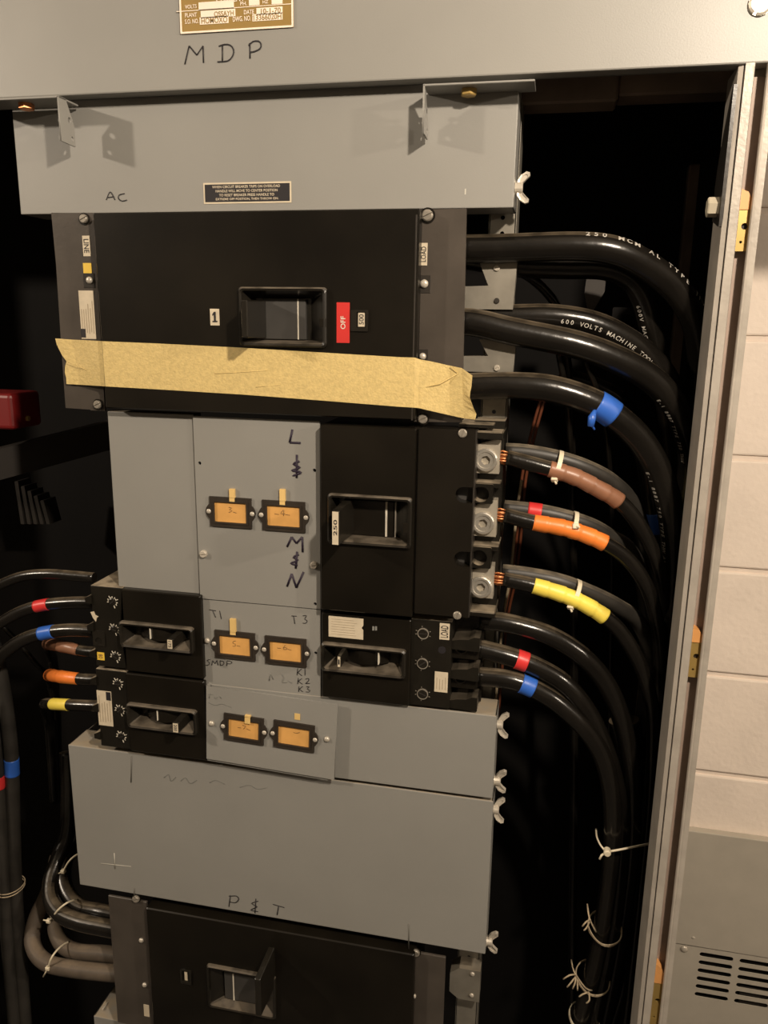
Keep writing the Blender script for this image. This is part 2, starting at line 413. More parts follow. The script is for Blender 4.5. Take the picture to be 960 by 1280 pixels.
# ================================================================== mounting rails behind the breakers
YR = .05
xr0, xr1 = at(611, 280, YR).x, at(645.5, 280, YR).x
def rail(x0, x1, side, label, zt):
    t = thing('mounting_rail', label, 'rail', ((x0+x1)/2, YR+.02, .06))
    H = [circ((x0+x1)/2, z, .0022, 12) for z in [at(625, y, YR).z for y in (272, 292, 497, 515)]+[.72+.02*i for i in range(9)]]
    add('web', holed([(x0, .06), (x1, .06), (x1, zt), (x0, zt)], H, YR, YR+.002), 'rail', t)
    xs = x1 if side > 0 else x0
    add('flange', box(xs-.0022 if side > 0 else xs, xs if side > 0 else xs+.0022, YR, YR+.045, .06, zt, .0006), 'rail', t)
    xo = x0 if side > 0 else x1
    add('flange', box(xo, xo+.002, YR, YR+.045, .06, zt, .0005), 'rail', t)
    return t
rr = rail(xr0, xr1, 1, 'galvanised mounting rail behind the lugs and load cables', 1.76)
# spacers bolted on the rail, between the big cables
for ya, yb, pts in ((327, 387, 0), (424, 466, 0)):
    A, B = at(584, ya, .036), at(646, yb, .036)
    cx = A.x+.012
    pts = [(A.x-.03, B.z), (B.x-.004, B.z), (B.x-.002, A.z), (A.x+.012, A.z), (A.x+.022, (A.z+B.z)/2), (A.x-.03, (A.z+B.z)/2-.002)]
    o = tag(add('bus_support', loft([(pts, .036), (pts, YR+.001)]), 'rail'), 'stepped steel bus support between the cables of breaker 1, ' + ('under its topmost load cable' if ya < 400 else 'above its lowest load cable'), 'bracket')
    s = at(621, ya+8 if ya < 400 else ya+36, .036); screw((s.x, .036, s.z), .0032, o, 'zinc', True, 20)
    if ya < 400: s = at(621, 376, .036); screw((s.x, .036, s.z), .0028, o, 'screw_dark', True, 60)
s0 = at(621, 505, .03)
# ================================================================== angle brackets under the header
for tipx, tipy, backx, y0px, bx_len, lab, bm_, bolt in ((77, 176, 93, 119, -1, 'bent grey angle bracket above the letters AC, copper-coloured bolt', 'copper', (36, 130)), (527.5, 166, 535, 104, 1, 'bent grey angle bracket near the AC cover wing nut, brass bolt', 'brass', (587, 108))):
    Yb = -.040 if bx_len < 0 else -.030
    t_ = at(tipx, tipy, Yb); X = t_.x; zb = t_.z; wdt = .024
    ztop = (at(70, 119.5, -.04) if bx_len < 0 else at(560, 103.5, -.03)).z
    t = thing('angle_bracket', lab, 'bracket', (X, Yb+.012, zb), 'angle brackets under the header')
    hole = at(tipx+10, tipy-20, Yb+.012)
    pts = [(Yb, zb), (Yb+wdt, zb-.001), (Yb+wdt, ztop-.022), (Yb+.012, ztop), (Yb, ztop)]
    if bx_len > 0: pts = [(Yb, zb), (Yb+wdt, zb-.001), (Yb+wdt, ztop-.03), (Yb+.004, ztop), (Yb, ztop)]
    # leg lies in the yz plane: hole it as a filled outline, then turn it
    lg = holed(pts, [circ(Yb+.016, zb+.022, .0028, 12), circ(Yb+.019, zb+.0055, .0022, 12)], 0, .0016)
    for v in lg.vertices: v.co = Vector((X+(v.co.y if bx_len > 0 else -v.co.y), v.co.x, v.co.z))
    add('leg', lg, 'paint', t)
    L_ = .105
    xa, xb = (X-L_, X) if bx_len < 0 else (X, X+.098)
    add('arm', box(xa, xb, Yb, Yb+.034, ztop-.0018, ztop, .0005), 'paint', t)
    bp_ = at(*bolt, Yb+.02)
    add('bolt', cyl((bp_.x, Yb+.016, ztop-.001), (0, 0, -1), .0075, .0065, 6, .001), bm_, t)
# ================================================================== covers
def cover(name, tl, br, label, Y=0, depth=.03, notch=None, m='paint_dusty', loc=None):
    x0, x1, z0, z1 = wrect(tl, br, Y)
    t = thing(name, label, 'cover', ((x0+x1)/2, Y+depth/2, z0))
    # folded sheet: face plus four returns
    add('face', box(x0, x1, Y, Y+.002, z0, z1, .0009, 2), m, t)
    for rc in ((x0, x0+.0018, z0, z1), (x1-.0018, x1, z0, z1), (x0, x1, z0, z0+.0018), (x0, x1, z1-.0018, z1)):
        add('return_edge', box(rc[0], rc[1], Y+.001, Y+depth, rc[2], rc[3], .0004), m, t)
    return t, (x0, x1, z0, z1)
uc, ur = cover('breaker_cover', (12, 104), (641.5, 259.5), 'wide grey steel cover marked AC with a black instruction label', 0, .045)
add('handwriting', strokes([[(133, 250), (138, 240), (144, 250)], [(135, 247), (143, 246)], [(156, 242), (149, 244), (148.5, 248.5), (153, 251.5), (159, 250)]], 0, .0011), 'ink', uc, 'black letters AC')
ZL = Z(245, 220, 7.385)
tl, br = ZL((68, 66), (882, 246)); x0, x1, z0, z1 = wrect(tl, br, 0)
il = add('instruction_label', box(x0, x1, -.0005, .0002, z0, z1, 0), 'cream', uc, 'black and cream instruction label')
x0, x1, z0, z1 = inset((x0, x1, z0, z1), .0016)
add('label_field', box(x0, x1, -.0007, -.0004, z0, z1), 'ink', il)
W, H = x1-x0, z1-z0
for i, (s, a, b) in enumerate((('WHEN CIRCUIT BREAKER TRIPS ON OVERLOAD', .09, .89), ('HANDLE WILL MOVE TO CENTER POSITION', .13, .86), ('TO RESET BREAKER PRESS HANDLE TO', .17, .82), ('EXTREME OFF POSITION, THEN THROW ON.', .13, .87))):
    add('lettering', text(s, (x0+W*a, x0+W*b, z1-H*(.235*i+.22), z1-H*(.235*i+.07)), -.0008), 'cream', il)
for s in ((581, 240), (141, 222)):
    pass
add('scuff', [box(at(581, 236, 0).x, at(581, 236, 0).x+.0012, -.0003, .0002, at(581, 243, 0).z, at(581, 236, 0).z)], 'scuff', uc)
add('stud', cyl((ur[0]+.001, .02, at(15, 248, .02).z), (-1, 0, 0), .0022, .009, 10, .0006), 'nylon', uc)
# lower covers
lc, lr = cover('breaker_cover', (85, 931), (606.5, 1193), 'largest grey steel cover, marked P & T along its lower edge', .0, .04)
nc, nr = cover('breaker_cover', (262, 855), (615.5, 998.5), 'narrow grey steel cover under the breaker with two pale dials labels', -.003, .04)
nc['label'] = 'narrow grey steel cover beside the number 7 card plate, above the P & T cover'
ZP = Z(130, 1098.5, 1.959)
add('handwriting', strokes([ZP((310, 40), (306, 68)), ZP((306, 42), (325, 42), (330, 50), (322, 58), (308, 56)), ZP((372, 48), (370, 84)), ZP((378, 54), (362, 60), (375, 68), (360, 76), (378, 80)), ZP((414, 62), (442, 70)), ZP((428, 66), (424, 88))], 0, .0013), 'ink', lc, 'black letters P & T')
add('scratch', strokes([[(146, 940), (147.5, 956), (147, 975)] and [(164.5, 945), (164, 978)], [(511, 1155), (511, 1186)], [(168, 1110), (168, 1122)]], 0, .0014), 'scratch_dark', lc)
add('chalk_mark', strokes([[(126, 1079), (164, 1083)], [(143, 1066), (144, 1086)]], 0, .0012), 'scuff', lc)
add('pencil_note', strokes([[(205, 972), (211, 968), (214, 976), (220, 971)], [(226, 976), (232, 972), (238, 979), (246, 975)], [(262, 978), (270, 975), (281, 980)], [(300, 984), (312, 981), (322, 986), (334, 984)]], 0, .0009), 'pencil', lc)
add('stud', cyl((lr[0]+.001, .02, at(84, 933, .02).z), (-1, 0, 0), .002, .007, 10, .0006), 'nylon', lc)
# a corner of the next cover down
x0 = at(117, 1268, 0).x
cc, _ = cover('breaker_cover', (117, 1270), (172, 1420), 'grey cover behind the lowest breaker, only its dusty corner showing', .02, .06)
# wing nuts on studs
wn = None
def wing_nut(px, py, label):
    global wn
    p = at(px, py, .018)
    if wn is None:
        up_ = [(.003, .0015), (.0035, .007), (.0065, .0115), (.0115, .0145), (.0145, .0135), (.0148, .0105), (.0115, .0075), (.0088, .0045), (.008, .001)]
        ms = [cyl((0, 0, 0), (1, 0, 0), .0052, .0085, 14, .001), cyl((0, 0, 0), (1, 0, 0), .0068, .002, 14)]
        for s in (1, -1):
            o_ = [(x, z*s) for x, z in up_]; i_ = [((x-.009)*.62+.009, ((z-.008*s)*.62+.008*s)) for x, z in o_]
            ms.append(loft([(i_, .0009), (i_, .0019), (o_, .0022), (o_, -.0022), (i_, -.0019), (i_, -.0009)]))
        me = join(ms)
        wn = add('wing_nut', me, 'zinc'); wn.location = (0, 0, 0)
        o = wn
    else:
        o = wn.copy(); COL.objects.link(o)
    o.location = Vector((p.x, p.y, p.z)); o.rotation_euler = (R(random.uniform(-16, 16)), 0, 0)
    tag(o, label, 'wing nut', 'wing nuts on the covers')
wing_nut(652, 235, 'zinc wing nut on the side of the AC cover')
wing_nut(627.5, 906, 'zinc wing nut, the upper one on the narrow grey cover')
wing_nut(624.5, 976, 'zinc wing nut, the lower one on the narrow grey cover')
wing_nut(622.5, 1012, 'zinc wing nut, the upper one on the P & T cover')
wing_nut(614.5, 1177, 'zinc wing nut, the lower one on the P & T cover')
# ================================================================== plates between the breakers
t, _ = cover('filler_plate', (134, 514), (250.5, 746), 'blank grey filler plate beside the L & M & N plate', 0, .02)
t['category'] = 'plate'
holder = None
def plate(tl, br, label, Y, holes):
    x0, x1, z0, z1 = wrect(tl, br, Y); t = thing('directory_plate', label, 'plate', ((x0+x1)/2, Y, z0))
    hs = [circ(at(*h, Y).x, at(*h, Y).z, .0019, 12) for h in holes]
    add('sheet', holed([(x0, z0), (x1, z0), (x1, z1), (x0, z1)], hs, Y, Y+.0024), 'paint', t); return t
def card_holder(tl, br, Y, parent, num, tab, numpts):
    """small dark label frame with two riveted ears and a card"""
    global holder
    a, b = at(*tl, Y), at(*br, Y); c = Vector(((a.x+b.x)/2, Y, (a.z+b.z)/2))
    if holder is None:
        hw, hh, th = .0242, .0168, .0022
        outl = [(-hw, -hh), (hw, -hh), (hw, -.0085), (hw+.0012, -.0078), (hw+.0035, -.0045), (hw+.0046, 0), (hw+.0035, .0045), (hw+.0012, .0078), (hw, .0085), (hw, hh), (-hw, hh), (-hw, .0085), (-hw-.0012, .0078), (-hw-.0035, .0045), (-hw-.0046, 0), (-hw-.0035, -.0045), (-hw-.0012, -.0078), (-hw, -.0085)]
        win = rrect(-.0185, .0185, -.0112, .0112, .001, 2)
        fm = holed(outl, [win], -th, 0)
        rim = holed(rrect(-.0205, .0205, -.0132, .0132, .0015, 2), [win], -th-.0008, -th+.0002)
        holder = join([fm, rim])
        holder.materials.append(MATS['holder'])
        PROTO['card'] = box(-.0188, .0188, -.001, -.0004, -.0115, .0115); PROTO['card'].materials.append(MATS['card'])
    o = bpy.data.objects.new('card_holder', holder); COL.objects.link(o); o.parent = parent; o.location = c-wloc(parent); o['label'] = 'dark label frame with an amber card'
    k = bpy.data.objects.new('card', PROTO['card']); COL.objects.link(k); k.parent = o
    for s in (-1, 1): screw((c.x+s*.0252, Y-.0022, c.z), .0027, o, 'zinc', False, name='rivet', h=.0014)
    if numpts: add('card_number', strokes(numpts, Y-.0010, .0006), 'brownink', o)
    if tab:
        x0, x1, z0, z1 = wrect(*tab, Y-.003); zt = c.z+.0168
        add('tape_strip', [box(x0, x1, Y-.0034, Y-.0030, z0, min(z1, zt), 0), box(x0, x1, Y-.0034, Y-.0001, min(z1, zt)-.0003, max(z1, min(z1, zt)+.0004), 0)] if z0 < zt else [box(x0, x1, Y-.0005, Y-.0001, z0, z1)], 'tape_strip', o)
Z8 = Z(130, 510, 3.4286); ZB = Z(240, 740, 5.0526)
YP = -.003
p1 = plate((241, 520), (400.5, 761.5), 'grey plate with card frames 3 and 4, marked L & M & N', YP, [(249.5, 579), (393, 588), (393.8, 755)])
card_holder(*Z8((452, 378), (638, 515)), YP, p1, '3-', Z8((536, 347), (560, 402)), [Z8((535, 425), (548, 428), (538, 435), (550, 440), (536, 447)), Z8((554, 445), (568, 450))])
card_holder(*Z8((677, 393), (867, 532)), YP, p1, '-4-', Z8((752, 348), (776, 416)), [Z8((732, 453), (750, 456)), Z8((768, 436), (758, 452), (776, 453)), Z8((771, 437), (770, 462)), Z8((778, 456), (796, 459))])
for pp, m in (((255, 692), 'zinc'), ((393, 706), 'zinc')): q_ = at(*pp, YP); screw(q_, .0043, p1, m, True, 10, h=.004)
add('handwriting', strokes([Z8((808, 92), (796, 148)), Z8((796, 148), (843, 150)), Z8((827, 200), (826, 300)), Z8((838, 228), (812, 240), (840, 255), (806, 268), (845, 275), (810, 290), (845, 278))], YP, .0025), 'ink_purple', p1, 'dark purple marker letters L &')
add('handwriting', strokes([Z8((785, 595), (805, 552)), Z8((805, 552), (825, 580)), Z8((825, 580), (850, 552)), Z8((850, 552), (852, 618)), Z8((828, 615), (822, 688)), Z8((835, 628), (812, 640), (832, 652), (802, 665), (830, 674)), Z8((785, 765), (805, 710)), Z8((805, 710), (825, 770)), Z8((825, 770), (856, 702))], YP, .0025), 'ink_purple', p1, 'dark purple marker letters M & N')
p2 = plate((250.5, 749), (401, 873), 'grey plate with card frames 5 and 6, marked T1, T3, SMDP and K1 K2 K3', YP+.0006, [(394.5, 816.5)])
Y2 = YP+.0006
card_holder(*ZB((140, 238), (410, 432)), Y2, p2, '5-', ZB((238, 170), (276, 273)), [ZB((278, 308), (260, 312), (262, 325), (275, 328), (272, 342), (258, 340)), ZB((285, 338), (305, 342))])
card_holder(*ZB((457, 273), (732, 472)), Y2, p2, '-6-', None, [ZB((540, 352), (562, 355)), ZB((590, 335), (578, 350), (582, 362), (598, 360), (596, 350), (580, 350)), ZB((605, 360), (628, 366))])
q_ = at(*ZB((98, 306))[0], Y2); screw(q_, .0034, p2, 'zinc', False, h=.003)
add('handwriting', strokes([ZB((110, 112), (152, 118)), ZB((130, 115), (150, 160)), ZB((175, 118), (186, 170)), ZB((628, 150), (662, 152)), ZB((642, 152), (650, 200)), ZB((700, 150), (724, 148), (712, 170), (728, 180), (720, 196), (700, 195)),
    ZB((118, 425), (95, 432), (112, 445), (105, 460), (85, 462)), ZB((125, 462), (131, 432)), ZB((131, 432), (146, 452)), ZB((146, 452), (160, 430)), ZB((160, 430), (165, 462)), ZB((178, 433), (180, 463)), ZB((178, 433), (202, 440), (198, 458), (180, 463)), ZB((222, 433), (220, 466)), ZB((222, 433), (252, 440), (245, 452), (222, 452)),
    ZB((668, 482), (664, 525)), ZB((692, 485), (668, 507)), ZB((668, 507), (695, 528)), ZB((714, 484), (714, 526)), ZB((672, 542), (668, 580)), ZB((695, 545), (672, 562)), ZB((672, 562), (698, 582)), ZB((716, 550), (735, 545), (738, 558), (718, 578)), ZB((718, 578), (745, 576)), ZB((676, 595), (674, 630)), ZB((700, 595), (678, 612)), ZB((678, 612), (702, 630)), ZB((722, 598), (742, 598), (728, 612), (745, 620), (738, 631), (720, 629))], Y2, .0009), 'ink', p2, 'black marker notes T1 T3 SMDP K1 K2 K3')
add('pencil_note', strokes([ZB((488, 560), (494, 508)), ZB((494, 508), (514, 552)), ZB((565, 515), (580, 540), (570, 570), (600, 570)), ZB((605, 560), (632, 575))], Y2, .0009), 'pencil', p2)
Y3 = -.012
p3 = plate((256.2, 859.5), (419.5, 972.5), 'grey plate with card frame 7 and an unnumbered card beside it', Y3, [ZB((100, 598))[0]])
card_holder(*ZB((198, 765), (462, 960)), Y3, p3, '-7-', ZB((330, 778), (366, 832)), [ZB((290, 855), (310, 858)), ZB((318, 840), (340, 846)), ZB((340, 846), (326, 865)), ZB((345, 862), (368, 872))])
card_holder(*ZB((510, 810), (783, 1005)), Y3, p3, '', ZB((638, 772), (674, 815)), [ZB((640, 885), (660, 890), (680, 884))])
for pp in ((125, 828), (853, 928)): q_ = at(*ZB(pp)[0], Y3); screw(q_, .0034, p3, 'zinc', False, h=.003)
add('spacer', [box(*wrect(*ZB((110, 640), (880, 1150)), 0)[:2], Y3+.0023, -.003, *wrect(*ZB((110, 640), (880, 1150)), 0)[2:])], 'paint', p3)
TILT = .035
add('pencil_note', strokes([ZB((108, 640), (110, 672)), ZB((108, 642), (130, 650)), ZB((140, 660), (150, 675), (160, 660)), ZB((172, 655), (185, 672)), ZB((108, 700), (150, 715), (190, 705), (250, 725))], Y3, .0008), 'pencil', p3)

for ch in p3.children: ch.location = Matrix.Rotation(-TILT, 3, 'Y') @ ch.location
p3.rotation_euler = (0, TILT, 0)
# ================================================================== circuit breakers
def face(parent, tl, br, Yf, Yb, etl, ebr, cav, cut, m='black_face', rim=.005, er=.004, visor=0):
    """moulded cover with an opening and the sloping escutcheon set into it; cut = share of left, right, top, bottom slope"""
    rc = wrect(tl, br, Yf); h = wrect(etl, ebr, Yf); n = 4
    add('cover', loft([(rrect(*rc, .0015, n), Yb), (rrect(*rc, .0015, n), Yf+.0015), (rrect(*inset(rc, .0012), .001, n), Yf), (rrect(*inset(h, .001), er, n), Yf), (rrect(*inset(h, .001), er, n), Yf+.004)], True, False), m, parent)
    W, H = h[1]-h[0], h[3]-h[2]
    fl = (h[0]+W*cut[0], h[1]-W*cut[1], h[2]+H*cut[3], h[3]-H*cut[2])
    e = add('escutcheon', loft([(rrect(*h, er, n), Yf+.003), (rrect(*inset(h, .0003), er, n), Yf-rim*.7), (rrect(*inset(h, .0018), er, n), Yf-rim), (rrect(*inset(h, .0038), er*.7, n), Yf-rim*.85), (rrect(*inset(h, .0048), er*.6, n), Yf-rim*.1), (rrect(*fl, .0008, n), cav), ], False, True), 'escutcheon', parent)
    return e, h, fl
def lever(e, fx0, fx1, fz0, fz1, Yfront, Yback, taper=.9, label=None, lab_txt=None):
    a = (fx0, fx1, fz0, fz1); cx, cz = (fx0+fx1)/2, (fz0+fz1)/2
    b = (cx-(fx1-fx0)*.5/taper, cx+(fx1-fx0)*.5/taper, cz-(fz1-fz0)*.5/taper, cz+(fz1-fz0)*.5/taper)
    o = add('handle', loft([(rrect(*b, .001, 2), Yback), (rrect(*a, .001, 2), Yfront+.0012), (rrect(*inset(a, .0009), .0006, 2), Yfront)]), 'handle', e.parent)
    if lab_txt:
        i = inset(a, .0008); l = add('rating_label', box(i[0], i[1], Yfront-.0004, Yfront+.0001, i[2], i[3]), 'cream', o)
        W, H = i[1]-i[0], i[3]-i[2]
        add('lettering', text(lab_txt[0], (i[0]+W*.2, i[1]-W*.2, i[2]+H*lab_txt[2], i[3]-H*lab_txt[3]), Yfront-.0006, lab_txt[1]), 'ink', l)
    return o
def dial(p, r, parent, ring=False, ang=30):
    o = add('dial', [loft([(circ(p.x, p.z, r, 18), p.y), (circ(p.x, p.z, r, 18), p.y-.0012), (circ(p.x, p.z, r*.85, 18), p.y-.0016)]), ], 'handle', parent)
    c, s = math.cos(R(ang)), math.sin(R(ang))
    sl = box(-r*.8, r*.8, -.0021, -.0014, -.0006, .0006); sl.transform(Matrix.Rotation(R(ang), 4, 'Y')); sl.transform(Matrix.Translation((p.x, p.y, p.z)))
    add('slot', sl, 'screw_dark', o)
    ms = []
    if ring:
        ms.append(holed(circ(p.x, p.z, r*1.18, 24), [circ(p.x, p.z, r*1.02, 24)], p.y-.0016, p.y))
        for a in (20, 100, 170, 200, 260, 340):
            b = box(r*1.35, r*1.65, -.0005, .0001, -.0003, .0003); b.transform(Matrix.Rotation(R(a), 4, 'Y')); b.transform(Matrix.Translation((p.x, p.y, p.z))); ms.append(b)
    else:
        for k, a in enumerate(range(-70, 215, 32)):
            l = 1.9 if k % 3 == 0 else 1.6
            b = box(r*1.08, r*l, -.0005, .0001, -.0004, .0004); b.transform(Matrix.Rotation(R(-a), 4, 'Y')); b.transform(Matrix.Translation((p.x, p.y, p.z))); ms.append(b)
            b = box(r*1.2, r*1.35, -.0005, .0001, -.0011, .0011); b.transform(Matrix.Rotation(R(-a-8), 4, 'Y')); b.transform(Matrix.Translation((p.x, p.y, p.z)))
            if k % 2: ms.append(b)
    add('scale_ring' if ring else 'scale_ticks', ms, 'steel' if ring else 'white_line', o)
    return o
# ---- breaker 1
Y1 = -.016
cx = at(300, 515, 0)
B1 = thing('circuit_breaker', 'large black circuit breaker numbered 1 with red OFF label and masking tape', 'breaker', (-.3, .02, at(300, 522, 0).z), 'moulded case circuit breakers')
e1, h1, f1 = face(B1, (115.5, 266), (518.5, 525.5), Y1, .06, Z(270, 330, 4.174)((120, 118))[0], Z(270, 330, 4.174)((583, 440))[0], .002, (.12, .24, .18, .12))
Z4 = Z(270, 330, 4.174); Z3 = Z(50, 250, 3.2); Z5 = Z(480, 240, 4.268)
x0, x1, z0, z1 = f1
sx0, sx1 = at(*Z4((298, 290))[0], -.003).x, at(*Z4((468, 290))[0], -.003).x
add('slider', box(sx0-.012, sx1, -.003, .0025, z0+.0005, z1-.0005, .0006), 'slider', e1)
lx = at(*Z4((429, 290))[0], -.003).x
add('slider_line', box(lx-.0006, lx+.0006, -.0036, -.0025, z0+.0006, z1-.0006), 'white_line', e1)
Yf = -.054
a, b = at(*Z4((127, 188))[0], Yf), at(*Z4((166, 385))[0], Yf)
lever(e1, a.x, b.x, b.z, a.z, Yf, .0, .93)
add('on_mark', box(*wrect(*Z4((540, 285), (578, 330)), Y1-.003)[:2], Y1-.0045, Y1-.002, *wrect(*Z4((540, 285), (578, 330)), Y1-.003)[2:], .0004), 'black', B1)
sticker('off_label', *Z4((630, 200), (697, 412)), Y1, 'red', B1)
add('off_lettering', text('OFF', wrect(*Z4((651, 272), (676, 340)), Y1), Y1-.0007, 90), 'white_line', B1)
rw = wrect(*Z4((705, 240), (795, 352)), Y1)
o = add('rating_window', holed(rrect(*rw, .0006, 1), [rrect(*wrect(*Z4((736, 250), (782, 332)), Y1), .0004, 1)], Y1-.0018, Y1), 'handle', B1)
sticker('rating_plug', *Z4((742, 252), (776, 327)), Y1, 'cream', o, '500', 'ink', 90, .14)
sticker('number_label', *Z3((680, 435), (719, 502)), Y1, 'cream', B1)
q_ = wrect(*Z3((680, 435), (719, 502)), Y1); W, H = q_[1]-q_[0], q_[3]-q_[2]
add('numeral', prism([(q_[0]+W*fx, q_[2]+H*fz) for fx, fz in ((.26, .2), (.78, .2), (.78, .28), (.62, .28), (.62, .82), (.44, .82), (.26, .68), (.26, .58), (.42, .64), (.42, .28), (.26, .28))], Y1-.0008, Y1-.0004), 'ink', B1)
# line-side and load-side terminal shields
def shield(pts, label, m='shield'):
    P = [at(x, y, 0) for x, y in pts]; return add('terminal_shield', prism([(p.x, p.z) for p in P], 0, .0035), m, B1, label)
shield([(64, 266), (117, 266), (131, 513.5), (113, 513), (113, 512), (82, 510), (77, 440), (70, 330)], 'grey line-side terminal shield')
shield([(519, 262), (583.3, 260.6), (577.5, 528), (517, 527)], 'grey load-side terminal shield')
for zf, pp, r in ((Z3, (178, 76), .0046), (Z3, (233, 818), .0046), (Z5, (233, 126), .0055), (Z5, (208, 1210), .0048)):
    q_ = at(*zf(pp)[0], 0); add('screw_seat', loft([(circ(q_.x, q_.z, r*1.35, 18), 0), (circ(q_.x, q_.z, r*1.35, 18), -.0008)]), 'black', B1); screw((q_.x, -.0008, q_.z), r, B1, 'steel', True, 25, h=.003)
for zf, pp, r in ((Z3, (200, 321), .0038), (Z5, (215, 490), .0042), (Z5, (207, 877), .0036)):
    q_ = at(*zf(pp)[0], 0)
    add('rivet_seat', box(q_.x-r*2, q_.x+r*1.5, -.0006, .0005, q_.z-r*2.1, q_.z+r*1.9, .0003), 'shield_dark', B1)
    screw((q_.x, -.0006, q_.z), r, B1, 'zinc', False, name='rivet', h=.003)
sticker('line_label', *Z3((169, 143), (204, 225)), 0, 'cream', B1, 'LINE', 'ink', -90, .16)
sticker('yellow_sticker', *Z3((172, 252), (208, 293)), 0, 'yellow_label', B1)
s_ = sticker('data_label', *Z3((154, 362), (226, 556)), 0, 'cream', B1, lines=6)
add('maker_mark', box(*wrect(*Z3((164, 515), (185, 550)), 0)[:2], -.0007, 0, *wrect(*Z3((164, 515), (185, 550)), 0)[2:]), 'ink', s_)
sticker('load_label', *Z5((194, 272), (230, 392)), 0, 'cream', B1, 'LOAD', 'ink', 90, .16)
add('ridge', box(at(518.5, 400, Y1).x-.0016, at(518.5, 400, Y1).x+.0002, Y1-.0003, .0, at(518, 526, Y1).z, at(520, 268, Y1).z, .0004), 'shield_dark', B1)
# masking tape across breaker 1
def tape():
    Yt = Y1-.0006
    top = [(69, 423, -.003), (90, 424.5, -.003), (122, 426, -.011), (128, 426.5, Yt), (200, 429.5, Yt), (300, 434.5, Yt), (400, 440.5, Yt), (500, 446.5, Yt), (518.6, 447, Yt), (524, 449, -.014), (540, 452, -.012), (562, 457, -.010), (577, 460, -.014), (590.5, 469.5, -.02)]
    bot = [(83, 480, -.003), (100, 481, -.003), (126, 482.5, -.011), (132, 483, Yt), (202, 487, Yt), (300, 493, Yt), (400, 500.5, Yt), (500, 508.5, Yt), (517.5, 509.5, Yt), (523, 510, -.014), (540, 514, -.012), (562, 519, -.010), (580, 523, -.014), (594, 524.5, -.022)]
    P = []; n = 9; m = []
    for ci, (a, b) in enumerate(zip(top, bot)):
        row = []
        for k in range(n):
            f = k/(n-1); x = a[0]+(b[0]-a[0])*f; y = a[1]+(b[1]-a[1])*f; Y = a[2]+(b[2]-a[2])*f
            if ci == 0: x += (0, 0, 1.5, 3.5, 7, 3.5, 1.5, 1.5, 0)[k]
            if ci == 13: x += (0, -1, -2, -4, -5, -3, -1, 2, 0)[k]
            if Y != Yt: Y += .0004*math.sin(ci*1.1+k*.6)
            row.append(at(x, y, Y))
        P.append(row)
    V = []; Fs = []; N = len(P)
    for d in (0, .00035):
        for row in P: V += [p+Vector((0, d, 0)) for p in row]
    L = N*n
    for i in range(N-1):
        for k in range(n-1):
            a = i*n+k; Fs += [(a, a+1, a+n+1, a+n), (L+a, L+a+n, L+a+n+1, L+a+1)]
    ring = [k for k in range(n)]+[i*n+n-1 for i in range(1, N)]+[(N-1)*n+k for k in range(n-2, -1, -1)]+[i*n for i in range(N-2, 0, -1)]
    for i in range(len(ring)): a, b = ring[i], ring[(i+1) % len(ring)]; Fs.append((a, b, L+b, L+a))
    o = add('masking_tape', mesh_from(V, Fs), 'tape')
    tag(o, 'strip of tan masking tape stuck across breaker 1, ends torn', 'tape')
    cr = [[(310, 496), (340, 492), (372, 489)][:3], ]
    def crease(pts, Y): return tube([at(x, y, Y) for x, y in pts], .0004, 6)
    for m_ in (crease([(268, 467), (290, 466), (334, 463)], Yt-.0001), crease([(320, 484), (350, 481)], Yt), crease([(85, 453), (105, 461), (120, 468)], -.0065), crease([(524, 486), (550, 480), (572, 467)], -.0125), crease([(563, 458), (572, 467)], -.0125)): add('crease', m_, 'tape', o)
tape()
# ---- breaker 250
Y2b = -.016
Z7 = Z(380, 510, 3.4286)
B2 = thing('circuit_breaker', 'black circuit breaker with 250 on its handle and three lugs', 'breaker', (-.17, .02, at(480, 770, 0).z), 'moulded case circuit breakers')
e2, h2, f2 = face(B2, Z7((67, 72))[0], Z7((463, 899))[0], Y2b, .06, Z7((103, 362))[0], Z7((462, 604))[0], .002, (.08, .22, .16, .12))
add('slider', box(at(*Z7((236, 480))[0], .0).x-.01, at(*Z7((385, 480))[0], .0).x, -.0015, .0025, f2[2]+.0005, f2[3]-.0005, .0006), 'black', e2)
lx = at(*Z7((353, 490))[0], -.0015).x; add('slider_line', box(lx-.001, lx+.001, -.0025, -.001, f2[2]+.0008, f2[3]-.0008), 'white_line', e2)
lx = at(*Z7((392, 490))[0], -.0015).x; add('slider_edge', box(lx-.0006, lx+.0006, -.0025, .003, f2[2]+.0008, f2[3]-.0008), 'steel', e2)
Yf = -.06
a, b = at(*Z7((118, 440))[0], Yf), at(*Z7((151, 590))[0], Yf)
lever(e2, a.x, b.x, b.z, a.z, Yf, .0, .93, None, ('250', 90, .28, .24))
add('on_mark', box(*wrect(*Z7((425, 490), (450, 537)), Y2b-.003)[:2], Y2b-.0045, Y2b-.002, *wrect(*Z7((425, 490), (450, 537)), Y2b-.003)[2:], .0004), 'black', B2)
